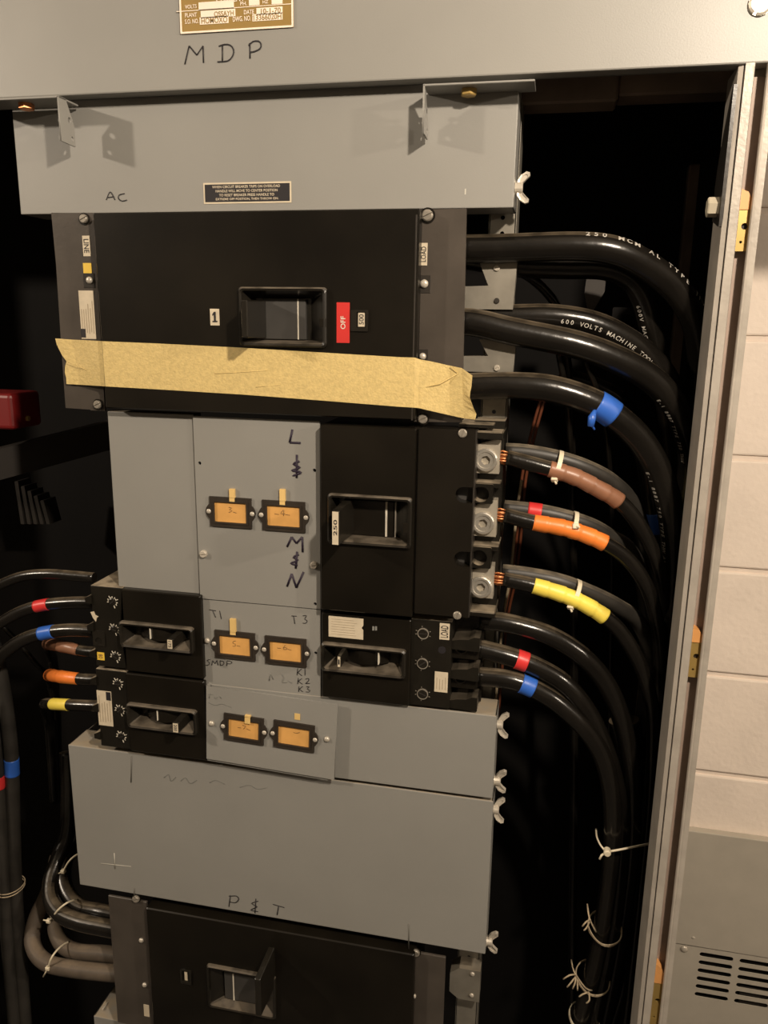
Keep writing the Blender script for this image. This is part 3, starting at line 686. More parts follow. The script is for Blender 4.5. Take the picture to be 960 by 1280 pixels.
# load-side terminal cover with two round notches
rc = wrect(Z7((493, 86))[0], Z7((703, 900))[0], Y2b)
a1, a2 = at(*Z7((683, 373))[0], Y2b), at(*Z7((677, 648))[0], Y2b); rh = .0082
def notch(c):
    return [(rc[1], c.z+rh), (c.x, c.z+rh)]+[(c.x+rh*math.cos(R(90+180*i/8)), c.z+rh*math.sin(R(90+180*i/8))) for i in range(1, 8)]+[(c.x, c.z-rh), (rc[1], c.z-rh)]
outl = [(rc[0], rc[2]), (rc[0], rc[3]), (rc[1], rc[3])]+notch(a1)+notch(a2)+[(rc[1], rc[2])]
outl = outl[::-1]
add('terminal_cover', prism(outl, Y2b, .012), 'black', B2)
add('groove', box(at(516, 600, Y2b).x, rc[0]+.001, -.012, .05, rc[2], rc[3]), 'black', B2)
for a_ in (a1, a2): add('notch_floor', loft([(circ(a_.x, a_.z, rh, 18), -.001), (circ(a_.x, a_.z, rh, 18), .004)]), 'slider', B2)
for pp in ((680, 108), (657, 888)): q_ = at(*Z7(pp)[0], Y2b); screw(q_, .0044, B2, 'steel', True, 70, h=.002)
add('edge_strip', box(rc[1]-.0005, rc[1]+.0012, Y2b+.001, .012, rc[2], rc[3]-.0005, .0003), 'shield_dark', B2)
YL = .004
add('lug_base', box(rc[1]-.004, at(626, 640, .02).x, .018, .07, rc[2]-.002, rc[3]+.006), 'black_dusty', B2)
xl1 = at(*Z7((838, 220))[0], YL).x; xl0 = at(*Z7((724, 500))[0], YL).x-.004
lugs = []
for cpt, ztop, zbot in (((780, 222), 148, 280), ((768, 492), 410, 550), ((759, 765), 690, 815)):
    c = at(*Z7(cpt)[0], YL)
    za, zb = at(*Z7((790, ztop))[0], YL).z, at(*Z7((780, zbot))[0], YL).z
    pr = [(xl0, zb), (xl1, zb), (xl1, za+.004), (xl1-.004, za+.004), (xl0, za-.004)]
    lg = add('lug', loft([(pr, YL), (pr, YL+.034)]), 'lug', B2, 'pale metal lug with a socket set screw')
    ro, ri = .0118, .0048
    hexr = [(c.x+ri*math.cos(R(60*i//1+15)), c.z+ri*math.sin(R(60*i+15))) for i in range(6)]
    rg = lambda r: [(c.x+r*math.cos(R(15+15*i)), c.z+r*math.sin(R(15+15*i))) for i in range(24)]
    hx = []
    for i in range(24):
        k, f = divmod(i, 4); p0, p1_ = hexr[k], hexr[(k+1) % 6]; hx.append((p0[0]+(p1_[0]-p0[0])*f/4, p0[1]+(p1_[1]-p0[1])*f/4))
    add('set_screw', loft([(rg(ro), YL+.001), (rg(ro), YL-.0035), (rg(ro*.9), YL-.0045), (rg(ro*.72), YL-.0045), (rg(ro*.66), YL-.0035), (rg(ro*.5), YL-.0035), (hx, YL-.0035), (hx, YL+.013)], False, True), 'lug_screw', lg)
    q_ = at(*Z7((cpt[0]-55, zbot-5))[0], YL+.006); add('locator_pin', cyl((q_.x, .02, q_.z), (0, -1, 0), .0034, .018, 12, .0008), 'lug', lg)
    lugs.append((c, xl1, (za+zb)/2))
for (t_, b_), hole in ((((705, 322), (808, 412)), (758, 370)), (((700, 592), (800, 690)), (750, 642))):
    r_ = wrect(*Z7(t_, b_), -.004); c = at(*Z7(hole)[0], -.004)
    add('phase_barrier', [holed(rrect(*r_, .001, 1), [circ(c.x, c.z, .0082, 20)], -.004, .02), box(r_[0], r_[1]+.007, -.002, .045, r_[3]-.004, r_[3]+.001, .0006), loft([(circ(c.x, c.z, .0082, 16), .012), (circ(c.x, c.z, .0082, 16), .016)])], 'black_dusty', B2)
for (t_, b_) in (((700, 98), (840, 138)), ((694, 868), (806, 902))):
    r_ = wrect(*Z7(t_, b_), -.006); add('end_barrier', box(r_[0], r_[1]+.003, -.006, .045, r_[2], r_[3], .0012), 'black_dusty', B2)
r_ = wrect(*Z7((664, 60), (815, 84)), .0)
add('dust_ledge', box(r_[0], r_[1], -.002, .05, r_[2]-.001, r_[2]+.003, .0006), 'black_dusty', B2)
# ---- the smaller breakers
Y3b = -.009
ZA = Z(90, 690, 4.741); Z6 = Z(100, 700, 6.0)
def small(label, ftl, fbr, ttl, tbr, etl, ebr, hp, txt, dials, Yf_=-.036):
    r = wrect(ttl, tbr, Y3b)
    t = thing('circuit_breaker', label, 'breaker', ((r[0]+r[1])/2+.05, .02, r[2]), 'moulded case circuit breakers')
    e, h, f = face(t, ftl, fbr, Y3b, .06, etl, ebr, .006, (.12, .12, .16, .30), 'black_face', .006, .004)
    ft = wrect(ftl, fbr, Y3b); x0, x1 = (r[0], ft[0]+.0005) if r[0] < ft[0] else (ft[1]-.0005, r[1])
    add('terminal_cover', box(x0, x1, Y3b+.003, .115, r[2], r[3], .001, 2), 'black_dusty', t)
    # rounded slider that follows the swing of the handle
    cxx, W = (f[0]+f[1])/2, (f[1]-f[0])*.36
    zb_ = f[2]+.0015; n = 10; V = []; Fs = []
    for i in range(n+1):
        a_ = -1+2*i/n; yy = .006-.017*math.cos(a_*1.25)
        V += [(cxx+a_*W, yy, zb_), (cxx+a_*W, yy, f[3]-.001), (cxx+a_*W, .007, zb_), (cxx+a_*W, .007, f[3]-.001)]
    for i in range(n):
        b_ = i*4; Fs += [(b_, b_+1, b_+5, b_+4), (b_+1, b_+3, b_+7, b_+5), (b_, b_+4, b_+6, b_+2)]
    Fs += [(0, 2, 3, 1), (n*4, n*4+1, n*4+3, n*4+2)]
    add('slider', mesh_from(V, Fs), 'black', e)
    a, b = at(*hp[0], Yf_), at(*hp[1], Yf_)
    lever(e, a.x, b.x, b.z, a.z, Yf_, .0, .92, None, txt)
    if hp[2]:
        lx = at(*hp[2], -.011).x; add('slider_line', box(lx-.0005, lx+.0005, -.0118, -.006, zb_+.002, f[3]-.001), 'white_line', e)
    for d, rg_ in dials:
        q_ = at(*d, Y3b+.003); dial(q_, .0042 if not rg_ else .0052, t, rg_, random.randint(-50, 50))
    return t, e
B3, e3 = small('black circuit breaker with 175 on its handle, red and blue banded cables', (151, 736.5), (254.5, 849.5), (111, 732.5), (156, 837.5), Z6((300, 448))[0], Z6((868, 700))[0], (Z6((650, 592))[0], Z6((698, 672))[0], Z6((528, 560))[0]), ('175', -90, .16, .12), [(ZA(d)[0], False) for d in ((240, 295), (250, 458), (258, 620))])
B4, e4 = small('black circuit breaker with 200 on its handle, beside card 7', (156.5, 841.5), (258.8, 951.5), (117.5, 837), (162, 938.5), ZA((328, 885))[0], ZA((752, 1082))[0], (ZA((594, 1010))[0], ZA((634, 1074))[0], ZA((507, 970))[0]), ('200', -90, .16, .12), [(ZA(d)[0], False) for d in ((272, 780), (284, 937), (293, 1093))])
Yt = Y3b+.003
q_ = wrect(*ZA((112, 350), (160, 412)), Yt)
add('torn_label', prism([(q_[0], q_[3]-.001), (q_[0]+.004, q_[3]), (q_[0]+.0055, q_[3]-.004), (q_[1], q_[3]-.006), (q_[1]-.002, q_[2]+.005), (q_[0]+.006, q_[2]), (q_[0]+.003, q_[2]+.004)][::-1], Yt-.0012, Yt), 'cream', B3)
q_ = wrect(*ZA((122, 462), (200, 560)), Yt); c_ = at(*ZA((160, 525))[0], Yt)
add('test_window', holed(rrect(*q_, .0008, 1), [circ(c_.x, c_.z, .0042, 16)], Yt-.001, Yt), 'handle', B3)
sticker('yellow_sticker', *ZA((148, 592), (194, 642)), Yt, 'yellow_label', B3, '80', 'brownink', -90, .22)
s_ = sticker('data_label', *ZA((146, 818), (246, 1034)), Yt, 'cream', B4, lines=5)
add('maker_mark', box(*wrect(*ZA((202, 828), (232, 880)), Yt)[:2], Yt-.0007, Yt, *wrect(*ZA((202, 828), (232, 880)), Yt)[2:]), 'ink', s_)
# terminal pockets: stepped lips on the line side, one for each cable
xL = wrect((111, 732.5), (156, 837.5), Y3b)
for t, ys, xx in ((B3, (747, 781, 814), 106), (B4, (848, 881, 915), 114)):
    for y in ys:
        q_ = at(xx+(y-747)*.06 if t is B3 else xx, y, .0)
        tc = wrect((111, 732.5), (156, 837.5), Y3b) if t is B3 else wrect((117.5, 837), (162, 938.5), Y3b)
        x_ = tc[0]
        add('terminal_lip', [prism([(x_-.007, q_.z+.003), (x_+.001, q_.z+.007), (x_+.001, q_.z-.004), (x_-.007, q_.z-.003)], -.008, .05)], 'black_dusty', t)
# ---- breaker under the 250 one
ZR = Z(390, 750, 3.84)
B5, e5 = small('black circuit breaker with a LOAD label and ringed dials, under the 250 breaker', ZR((45, 60))[0], ZR((465, 512))[0], ZR((470, 92))[0], ZR((657, 530))[0], ZR((46, 196))[0], ZR((452, 376))[0], (ZR((120, 268))[0], ZR((139, 325))[0], ZR((319, 280))[0]), ('I', 0, .25, .25), [(ZR(d)[0], True) for d in ((534, 160), (531, 304), (531, 450))], -.036)
q_ = wrect(*ZR((80, 75), (246, 190)), Y3b); W, H = q_[1]-q_[0], q_[3]-q_[2]
o = add('data_label', prism([(q_[0], q_[2]), (q_[1], q_[2]), (q_[1], q_[2]+H*.45), (q_[1]-W*.05, q_[2]+H*.55), (q_[1], q_[2]+H*.68), (q_[1], q_[3]), (q_[0], q_[3])], Y3b-.0005, Y3b), 'cream', B5)
add('print_lines', [box(q_[0]+W*.08, q_[0]+W*random.uniform(.6, .88), Y3b-.0007, Y3b-.0004, q_[2]+H*f-.0002, q_[2]+H*f+.0002) for f in (.15, .27, .39, .51, .63, .75, .87)], 'faint_print', o)
for i in (0, 1): add('stamp_mark', box(*wrect(*ZR((290+13*i, 126), (299+13*i, 146)), Y3b)[:2], Y3b-.0004, Y3b, *wrect(*ZR((290+13*i, 126), (299+13*i, 146)), Y3b)[2:]), 'pencil', B5)
sticker('load_label', *ZR((614, 110), (659, 192)), Yt, 'cream', B5, 'LOAD', 'ink', 90, .13)
sticker('data_label', *ZR((590, 342), (650, 445)), Yt, 'cream', B5, lines=4)
q_ = at(*ZR((624, 240))[0], Yt); add('screw_hole', loft([(circ(q_.x, q_.z, .0042, 16), Yt), (circ(q_.x, q_.z, .0042, 16), Yt-.0003)]), 'ink', B5)
xa, xb = at(*ZR((655, 300))[0], 0).x-.002, at(*ZR((806, 300))[0], .01).x
add('lug_base', box(xa, xb+.002, .022, .1, at(560, 884, 0).z, at(560, 772, 0).z), 'black', B5)
for y in (176, 318, 462):
    za = at(*ZR((720, y+10))[0], .0).z
    add('phase_barrier', [prism([(xa, za-.011), (xb, za-.012), (xb, za+.004), (xb-.006, za+.004), (xb-.012, za+.001), (xa+.012, za), (xa, za-.003)], -.004, .06)], 'black_light_dust', B5)
for hx_, hy in ((718, 231), (712, 373)):
    c = at(*ZR((hx_, hy))[0], .004)
    lg = add('lug', [holed(rrect(xa+.002, xb-.001, c.z-.012, c.z+.011, .001, 1), [circ(c.x, c.z, .0062, 18)], .004, .02)], 'black', B5)
    add('set_screw', [loft([(circ(c.x, c.z, .0062, 18), .010), (circ(c.x, c.z, .0062, 18), .012)]), holed(circ(c.x, c.z, .0068, 20), [circ(c.x, c.z, .0058, 20)], .0034, .0045)], 'screw_dark', lg)
    add('slot', box(c.x+.011, c.x+.020, .003, .0042, c.z-.0005, c.z+.002), 'ink', lg)
# ---- the lowest breaker
ZQ = Z(130, 1100, 1.959)
Y6 = -.006
B6 = thing('circuit_breaker', 'large black circuit breaker below the P & T cover, handle thrown over', 'breaker', (-.3, .05, .62), 'moulded case circuit breakers')
e6, h6, f6 = face(B6, (182, 1135), (512, 1415), Y6, .08, ZQ((252, 202))[0], ZQ((424, 338))[0], .004, (.2, .2, .2, .14))
add('slider', box(f6[0]+.002, f6[1]-.002, -.001, .005, f6[2]+.0005, f6[3]-.0005, .0006), 'slider', e6)
lx = at(*ZQ((317, 262))[0], -.002).x; add('slider_line', box(lx-.0008, lx+.0008, -.002, -.0005, f6[2]+.001, f6[3]-.001), 'white_line', e6)
a, b = at(*ZQ((368, 242))[0], -.055), at(*ZQ((385, 335))[0], -.055); lever(e6, a.x, b.x, b.z, a.z, -.055, .0, .93)
rw = wrect(*ZQ((187, 216), (216, 256)), Y6)
o = add('rating_window', holed(rrect(*rw, .0006, 1), [rrect(*wrect(*ZQ((192, 220), (210, 248)), Y6), .0004, 1)], Y6-.0018, Y6), 'handle', B6)
sticker('rating_plug', *ZQ((197, 222), (205, 246)), Y6, 'cream', o)
Ys = .004
add('terminal_shield', box(at(135, 1120, Ys).x, at(183, 1128, Ys).x, Ys, Ys+.0035, .62, at(150, 1122, Ys).z, .0006), 'shield', B6)
add('terminal_shield', box(at(508, 1188, Ys).x, at(557, 1197, Ys).x, Ys, Ys+.0035, .62, at(540, 1194, Ys).z, .0006), 'shield', B6)
for pp, sl in (((80, 44), 1), ((764, 176), 1), ((92, 147), 0), ((100, 256), 0), ((758, 283), 0)):
    q_ = at(*ZQ(pp)[0], Ys)
    if sl: add('screw_seat', loft([(circ(q_.x, q_.z, .0062, 18), Ys), (circ(q_.x, q_.z, .0062, 18), Ys-.001)]), 'black', B6)
    screw((q_.x, Ys-.001 if sl else Ys, q_.z), .0048 if sl else .0034, B6, 'steel' if sl else 'zinc', bool(sl), 15, 'screw' if sl else 'rivet', .003)
sticker('line_label', *ZQ((97, 304), (112, 335)), Ys, 'cream', B6)
# bus support at its load side
q_ = wrect(*ZQ((848, 212), (918, 300)), .03); W, H = q_[1]-q_[0], q_[3]-q_[2]
o = tag(add('bus_support', loft([([(q_[0], q_[2]+H*.2), (q_[0]+W*.3, q_[2]), (q_[1], q_[2]), (q_[1], q_[3]), (q_[0]+W*.3, q_[3]), (q_[0], q_[3]-H*.2)], y) for y in (.03, YR+.001)]), 'rail'), 'steel bus support with two rivets beside the lowest breaker', 'bracket')
for pp in ((902, 230), (900, 282)): p_ = at(*ZQ(pp)[0], .03); screw(p_, .003, o, 'zinc', False, name='rivet')
# ================================================================== cables
def pathpx(P, step=.006): return spline([at(*p) for p in P], step)
def nearest(path, px, py):
    best, bi = 1e9, 0
    for i, p in enumerate(path):
        d = p-CAM; zc = d.dot(fw); x = 480+FPX*d.dot(rt)/zc; y = 640-FPX*d.dot(up)/zc
        e = (x-px)**2+(y-py)**2
        if e < best: best, bi = e, i
    return bi
def cable(name, label, P, r, m='cable', group=None, seg=16, loc=None):
    path = spline([Vector((min(q.x, .1598-r), q.y, q.z)) for q in (at(*p) for p in P)]); o = add(name, tube(path, r, seg), m); tag(o, label, 'cable', group); o['_'] = 0; del o['_']
    return o, path
def band(o, path, a, b, r, m, wound=0, name='colour_tape'):
    """tape wound round the cable between two photo points"""
    i, j = sorted((nearest(path, *a), nearest(path, *b)))
    seg_ = path[i:j+1]
    if len(seg_) < 2: seg_ = path[max(i-1, 0):i+2]
    # finer sampling
    pts = []
    for k in range(len(seg_)-1):
        for f in range(4): pts.append(seg_[k].lerp(seg_[k+1], f/4))
    pts.append(seg_[-1])
    n = len(pts)
    rr = [r*1.05+(.0007*((k*wound/n) % 1.0) if wound else 0) for k in range(n)]
    return add(name, tube(pts, rr, 18), m, o)
def printing(o, path, px, s, r, size, face_dir=(0, -1, .6), rev=False, gap=1.0):
    """letters printed along the cable starting near photo point px"""
    i = nearest(path, *px); L = [0]
    for k in range(1, len(path)): L.append(L[-1]+(path[k]-path[k-1]).length)
    pos = L[i]; ms = []; T, U = frames(path)
    for ch in s:
        if ch != ' ':
            k = min(range(len(L)), key=lambda q: abs(L[q]-pos)); t = T[k]*(-1 if rev else 1)
            base = path[max(0, k-1)].lerp(path[min(len(path)-1, k+1)], .5) if False else path[k]+T[k]*(pos-L[k])
            nv = Vector(face_dir); nv = (nv-t*nv.dot(t)).normalized(); uv = nv.cross(t)
            g = flat_text(ch)
            for v in g.vertices:
                a_ = (v.co.y-.35)*size/r
                d = nv*math.cos(a_)+uv*math.sin(a_); v.co = base+t*(v.co.x*size)+d*(r+.0003)
            ms.append(g)
        pos += size*.78*gap*(-1 if rev else 1)
        if pos > L[-1] or pos < 0: break
    add('printed_marking', ms, 'print', o)
def ring_pts(c, t, ru, rv, uvec, n=28):
    v = t.cross(uvec).normalized(); return [c+uvec*ru*math.cos(2*math.pi*i/n)+v*rv*math.sin(2*math.pi*i/n) for i in range(n+1)]
def tie(label, c, t, r1, r2, head_dir, tail=.012, wd=.0022, uvec=None, group='cable ties', mt='nylon'):
    """nylon tie: a flat loop, a square head and a cut tail"""
    t = Vector(t).normalized(); u = Vector(uvec) if uvec else Vector((0, 0, 1)); u = (u-t*u.dot(t)).normalized()
    P = ring_pts(Vector(c), t, r1, r2, u, 32)[:-1]; n = len(P); V = []; Fs = []
    for p in P:
        nd = (p-Vector(c)).normalized()
        V += [p-t*wd-nd*.0004, p+t*wd-nd*.0004, p+t*wd+nd*.0009, p-t*wd+nd*.0009]
    for i in range(n):
        a, b = i*4, ((i+1) % n)*4
        for k in range(4): Fs.append((a+k, a+(k+1) % 4, b+(k+1) % 4, b+k))
    o = thing('cable_tie', label, 'cable tie', c, group)
    add('loop', mesh_from(V, Fs, False), mt, o)
    hd = Vector(head_dir); hd = (hd-t*hd.dot(t)).normalized(); v = t.cross(u)
    hp = Vector(c)+u*r1*hd.dot(u)+v*r2*hd.dot(v)
    b = box(-.0032, .0032, -.0030, .0030, -.0028, .0028, .0007); q = hd.to_track_quat('Y', 'Z')
    b.transform(Matrix.Translation(hp+hd*.0016) @ q.to_matrix().to_4x4()); add('head', b, mt, o)
    if tail: add('tail', tube([hp+hd*.002, hp+hd*(.002+tail*.5)+t*.001, hp+hd*(.002+tail)+t*.003], .0011, 6), mt, o)
    return o
G1 = 'load cables of breaker 1'
RB = .0136
Zc6 = Z(640, 270, 3.692); ZD = Z(600, 530, 3.4577)
c1, p1_ = cable('power_cable', 'thickest black cable arching highest out of breaker 1, printed MCM AL TYPE', [(545, 311, .028), (600, 311, .028), (640, 310, .028), (721, 308, .028), (767, 313, .03), (802, 328, .036), (835, 352, .045), (857, 378, .055), (872, 412, .07), (881, 470, .095), (884, 560, .14), (880, 680, .19), (868, 820, .225), (848, 1000, .245), (830, 1150, .255), (815, 1300, .26)], RB, group=G1)
printing(c1, p1_, (733, 301), '250 MCM AL TYPE THW', RB, .0085, (0, -1, 1.4), gap=1.08)
c2, p2_ = cable('power_cable', 'black cable curving tightly down just behind the highest cable of breaker 1', [(560, 318, .065), (640, 331, .066), (700, 334, .068), (754, 335, .07), (786, 347, .075), (803, 371, .082), (813, 405, .09), (822, 445, .1), (832, 500, .12), (840, 600, .15), (840, 740, .18), (832, 900, .21), (820, 1100, .22), (808, 1300, .23)], .0118, group=G1)
printing(c2, p2_, (797, 377), '600V MACHINE TOOL', .0118, .0062, (-.9, -1, .2))
c3, p3_ = cable('power_cable', 'black cable of breaker 1 printed VOLTS MACHINE TOOL WIRE', [(545, 398, .05), (600, 396, .05), (640, 396, .05), (694, 396, .052), (743, 405, .056), (781, 423, .062), (810, 445, .07), (832, 472, .08), (848, 510, .1), (857, 570, .13), (856, 680, .16), (848, 820, .198), (835, 1000, .218), (822, 1150, .22), (806, 1300, .23)], .0125, group=G1)
printing(c3, p3_, (704, 412), '600 VOLTS MACHINE TOOL WIRE', .0125, .0062, (0, -1, -.3))
c4, p4_ = cable('power_cable', 'black cable with a broad arch in front of the VOLTS MACHINE TOOL WIRE cable', [(540, 402, .026), (590, 403, .026), (640, 414, .027), (721, 431, .03), (775, 451, .036), (813, 473, .044), (839, 500, .054), (855, 532, .068), (864, 580, .09), (864, 660, .12), (857, 760, .15), (846, 900, .18), (830, 1080, .2), (812, 1300, .215)], RB, group=G1)
printing(c4, p4_, (822, 498), 'E-1 8887 TYPE 750 THW', RB, .0055, (-1, -1, -.2))
c5, p5_ = cable('power_cable', 'black cable with a bright blue band, lowest load cable of breaker 1', [(540, 486, .022), (590, 483, .022), (640, 482, .022), (689, 486, .023), (737, 501, .026), (767, 519, .03), (800, 549, .036), (824, 590, .044), (838, 640, .055), (843, 694, .07), (840, 750, .085), (834, 810, .1), (824, 900, .13), (812, 1010, .16), (798, 1150, .19), (785, 1300, .2)], RB, group=G1)
band(c5, p5_, (744, 505), (768, 521), RB, 'tape_blue')
pf = at(741, 535, .012); add('tape_flag', [tube([at(744, 512, .016), at(740, 522, .010), at(738.5, 533, .010)], [.0015, .004, .0032], 8), tube([at(739, 530, .010), at(743, 537, .012)], .0012, 6)], 'tape_blue', c5)
printing(c5, p5_, (806, 590), 'E-1 8887 750 TYPE THW AL MCM', RB, .0062, (-1, -.75, .0))
# cable with a blue band behind
c6, p6_ = cable('power_cable', 'black cable running down behind the others with a dark blue band', [(700, 470, .16), (770, 500, .15), (803, 560, .14), (815, 620, .135), (818, 655, .135), (820, 720, .14), (815, 850, .16), (803, 1000, .19), (785, 1300, .22)], .0125)
band(c6, p6_, (818, 638), (818, 665), .0125, 'tape_blue')
# cables of the 250 breaker: one taped cable and a dusty one behind it in each lug
G2 = 'taped load cables of the 250 breaker'; G3 = 'dusty cables behind the taped ones'
def strands(c, xl, p, parent_o, r):
    ms = []
    d = (p[1]-p[0]).normalized()
    a0 = Vector((xl-.003, p[0].y, p[0].z))
    for k in range(26):
        rad = r*.78*math.sqrt((k+.5)/26); an = k*2.4
        o_ = Vector((0, math.cos(an)*rad, math.sin(an)*rad))
        ms.append(tube([a0+o_*.95, (a0+p[0])*.5+o_*1.12+Vector((0, 0, .0008*math.sin(k*7))), p[0]+d*.003+o_], .0011, 6))
    add('copper_strands', ms, 'copper', parent_o, 'bare copper strands')
RD = .0080
specs = [
 ('black cable with a long brown tape sleeve and a nylon tie', [(634, 572, .018), (672, 582, .018), (716, 595, .02), (745, 609.5, .023), (774, 627, .028), (798, 655, .035), (818, 695, .05), (829, 745, .075), (830, 800, .1), (824, 900, .13), (812, 1050, .16), (795, 1300, .19)], (684, 586), (775, 629), 'tape_brown',
  'dusty grey cable lying behind the brown taped cable', [(632, 564, .034), (660, 566, .035), (700, 574, .036), (735, 586, .04), (765, 603, .05), (790, 630, .07), (806, 680, .1), (812, 760, .13), (806, 900, .16), (790, 1300, .21)]),
 ('black cable with a long orange tape sleeve', [(631, 644, .018), (667, 653, .018), (713, 662, .02), (756, 679, .024), (785, 700, .03), (806, 729, .04), (818, 764, .055), (826, 820, .08), (822, 920, .12), (808, 1060, .15), (790, 1300, .18)], (668, 653), (756, 680), 'tape_orange',
  'dusty grey cable lying behind the orange taped cable, red patch', [(630, 635, .034), (660, 638, .035), (695, 644, .036), (735, 656, .042), (762, 671, .055), (788, 690, .08), (806, 740, .11), (808, 840, .14), (798, 1000, .17), (780, 1300, .2)]),
 ('black cable with a long yellow tape sleeve', [(630, 724, .018), (667, 732, .018), (716, 748, .02), (756, 771, .024), (779, 794, .03), (799, 828, .04), (811, 864, .055), (816, 910, .075), (812, 1000, .11), (800, 1120, .14), (780, 1300, .17)], (666, 731), (757, 771), 'tape_yellow',
  'dusty grey cable lying behind the yellow taped cable', [(628, 715, .034), (660, 719, .035), (700, 727, .036), (740, 742, .044), (772, 758, .058), (798, 778, .08), (812, 820, .11), (812, 900, .14), (800, 1020, .17), (775, 1300, .2)])]
for (lab, P, ta, tb, tm, lab2, P2), (lc_, xl, zl) in zip(specs, lugs):
    o, pa = cable('power_cable', lab, P, RD, group=G2)
    band(o, pa, ta, tb, RD, tm, 5)
    strands(lc_, xl, pa, o, RD)
    o2, pb = cable('power_cable', lab2, P2, .0088, 'cable_dusty', G3)
    if tm == 'tape_orange': band(o2, pb, (657, 638), (673, 641), .0088, 'tape_red')
    tp = {'tape_brown': (695, 589), 'tape_orange': (716, 663), 'tape_yellow': (717, 748)}[tm]
    k = nearest(pa, *tp); t_ = (pa[k+1]-pa[k-1]).normalized(); k2 = nearest(pb, tp[0]+4, tp[1]-14)
    cc_ = (pa[k]+pb[k2])/2
    tie('nylon cable tie around the cable with the %s tape' % tm[5:], cc_, t_, .0165, .0125, (0, -.9, .3) if tm == 'tape_orange' else (0, -.75, -.9), .005, uvec=(pb[k2]-pa[k]))
# cables of the breaker below
G4 = 'load cables of the breaker under the 250 breaker'
RE = .0105
o, pa = cable('power_cable', 'plain black cable highest out of the breaker under the 250 one', [(600, 775, .022), (635, 779, .022), (681, 792, .024), (716, 811, .028), (745, 837, .034), (767, 872, .045), (782, 920, .06), (790, 980, .08), (790, 1050, .1), (783, 1120, .12), (768, 1210, .13), (748, 1310, .14)], RE, group=G4)
o, pa = cable('power_cable', 'black cable with a narrow red band beside the blue-banded one', [(596, 810, .022), (638, 821, .022), (672, 834, .024), (705, 854, .028), (731, 884, .035), (752, 925, .046), (768, 975, .06), (776, 1030, .08), (773, 1100, .1), (762, 1180, .11), (735, 1310, .12)], RE, group=G4)
band(o, pa, (642, 822), (658, 828), RE, 'tape_red')
o, pa = cable('power_cable', 'black cable with a narrow blue band, lowest of the right-hand bunch', [(596, 845, .02), (643, 851, .02), (681, 868, .022), (708, 888, .026), (734, 914, .032), (754, 947, .042), (764, 990, .055), (766, 1040, .07), (761, 1100, .085), (752, 1161, .095), (738, 1224, .1), (715, 1310, .11)], RE, group=G4)
o['label'] = 'black cable with a narrow blue band out of the LOAD breaker'
band(o, pa, (648, 853), (664, 859), RE, 'tape_blue')
ends = pa
# extra cables that only show low down in the bunch
for k, (dx, Y) in enumerate(((0, .15), (16, .17))):
    cable('power_cable', ('black cable deep in the tied bunch, beside the plain breaker cable', 'black cable at the very back of the tied bunch, beside the post')[k], [(772+dx, 900, Y-.03), (790+dx, 980, Y-.02), (794+dx, 1060, Y-.01), (784+dx, 1150, Y), (764+dx, 1230, Y), (738+dx, 1310, Y)], .0105, group='cables deep in the bunch')
# ties and twine on the bunch
tt = thing('cable_tie', 'long nylon tie with a round head across the cable bunch', 'cable tie', at(757, 1065, .05), 'cable ties')
add('strap', [tube(spline([at(758, 1065, .05), at(775, 1062, .052), at(795, 1058, .065), at(815, 1054, .09), at(826, 1050, .13)], .004), .0013, 8)], 'nylon', tt)
add('strap', [tube(spline([at(745, 1036, .085), at(746, 1046, .07), at(751, 1057, .055), at(758, 1065, .05)], .004), .0011, 8)], 'nylon', tt)
hq = at(759, 1065, .048); add('head', [tube_sharp([hq+Vector((0, .004, 0)), hq+Vector((0, -.003, 0)), hq+Vector((0, -.0045, 0))], [.0042, .0042, .003], 14)], 'nylon', tt)
add('tail', [tube([at(757, 1066, .048), at(752, 1069, .046), at(749.5, 1074, .045)], .0013, 8)], 'nylon', tt)
def twine(label, c, t, r1, r2, ends_, uvec):
    t = Vector(t).normalized(); u = Vector(uvec); u = (u-t*u.dot(t)).normalized()
    o = thing('twine', label, 'twine', c, 'twine on the cable bunch')
    for k in (0, 1):
        P = ring_pts(Vector(c)+t*(.0022*k-.001), t, r1, r2, u, 36); P = [p+t*(.001*math.sin(i*.7+k)) for i, p in enumerate(P)]
        add('loop', tube(P, .0009, 6), 'twine', o)
    for e in ends_: add('loose_end', tube(spline([at(*q) for q in e], .004), .001, 6), 'twine', o)
twine('pale twine with a small knot, on the cable bunch above the frayed one', at(756, 1160, .1), (-.15, .35, -1), .022, .021, [[(738, 1150, .06), (733, 1152, .055), (728, 1158, .055)], [(737, 1152, .06), (733, 1160, .055), (730, 1163, .055)], [(734, 1130, .075), (737, 1148, .06), (745, 1165, .06)]], (.2, -1, 0))
twine('pale frayed twine with many loose ends, low on the cable bunch', at(741, 1222, .105), (-.2, .35, -1), .022, .022, [[(720, 1218, .06), (712, 1219, .055), (704, 1224, .055)], [(720, 1220, .06), (714, 1228, .055), (709, 1234, .055)], [(720, 1220, .06), (719, 1228, .055), (716, 1236, .055)], [(721, 1222, .06), (722, 1232, .055), (722, 1238, .055)], [(714, 1200, .075), (718, 1215, .06), (732, 1235, .06), (740, 1238, .065)], [(736, 1240, .06), (728, 1243, .055), (724, 1246, .055)], [(736, 1240, .06), (737, 1250, .055), (733, 1254, .055)]], (.2, -1, 0))
tie('nylon tie with a long tail at the foot of the cable bunch', at(730, 1272, .108), (-.3, .3, -1), .02, .02, (.1, -1, .35), .03, .0017, uvec=(.2, -1, 0))
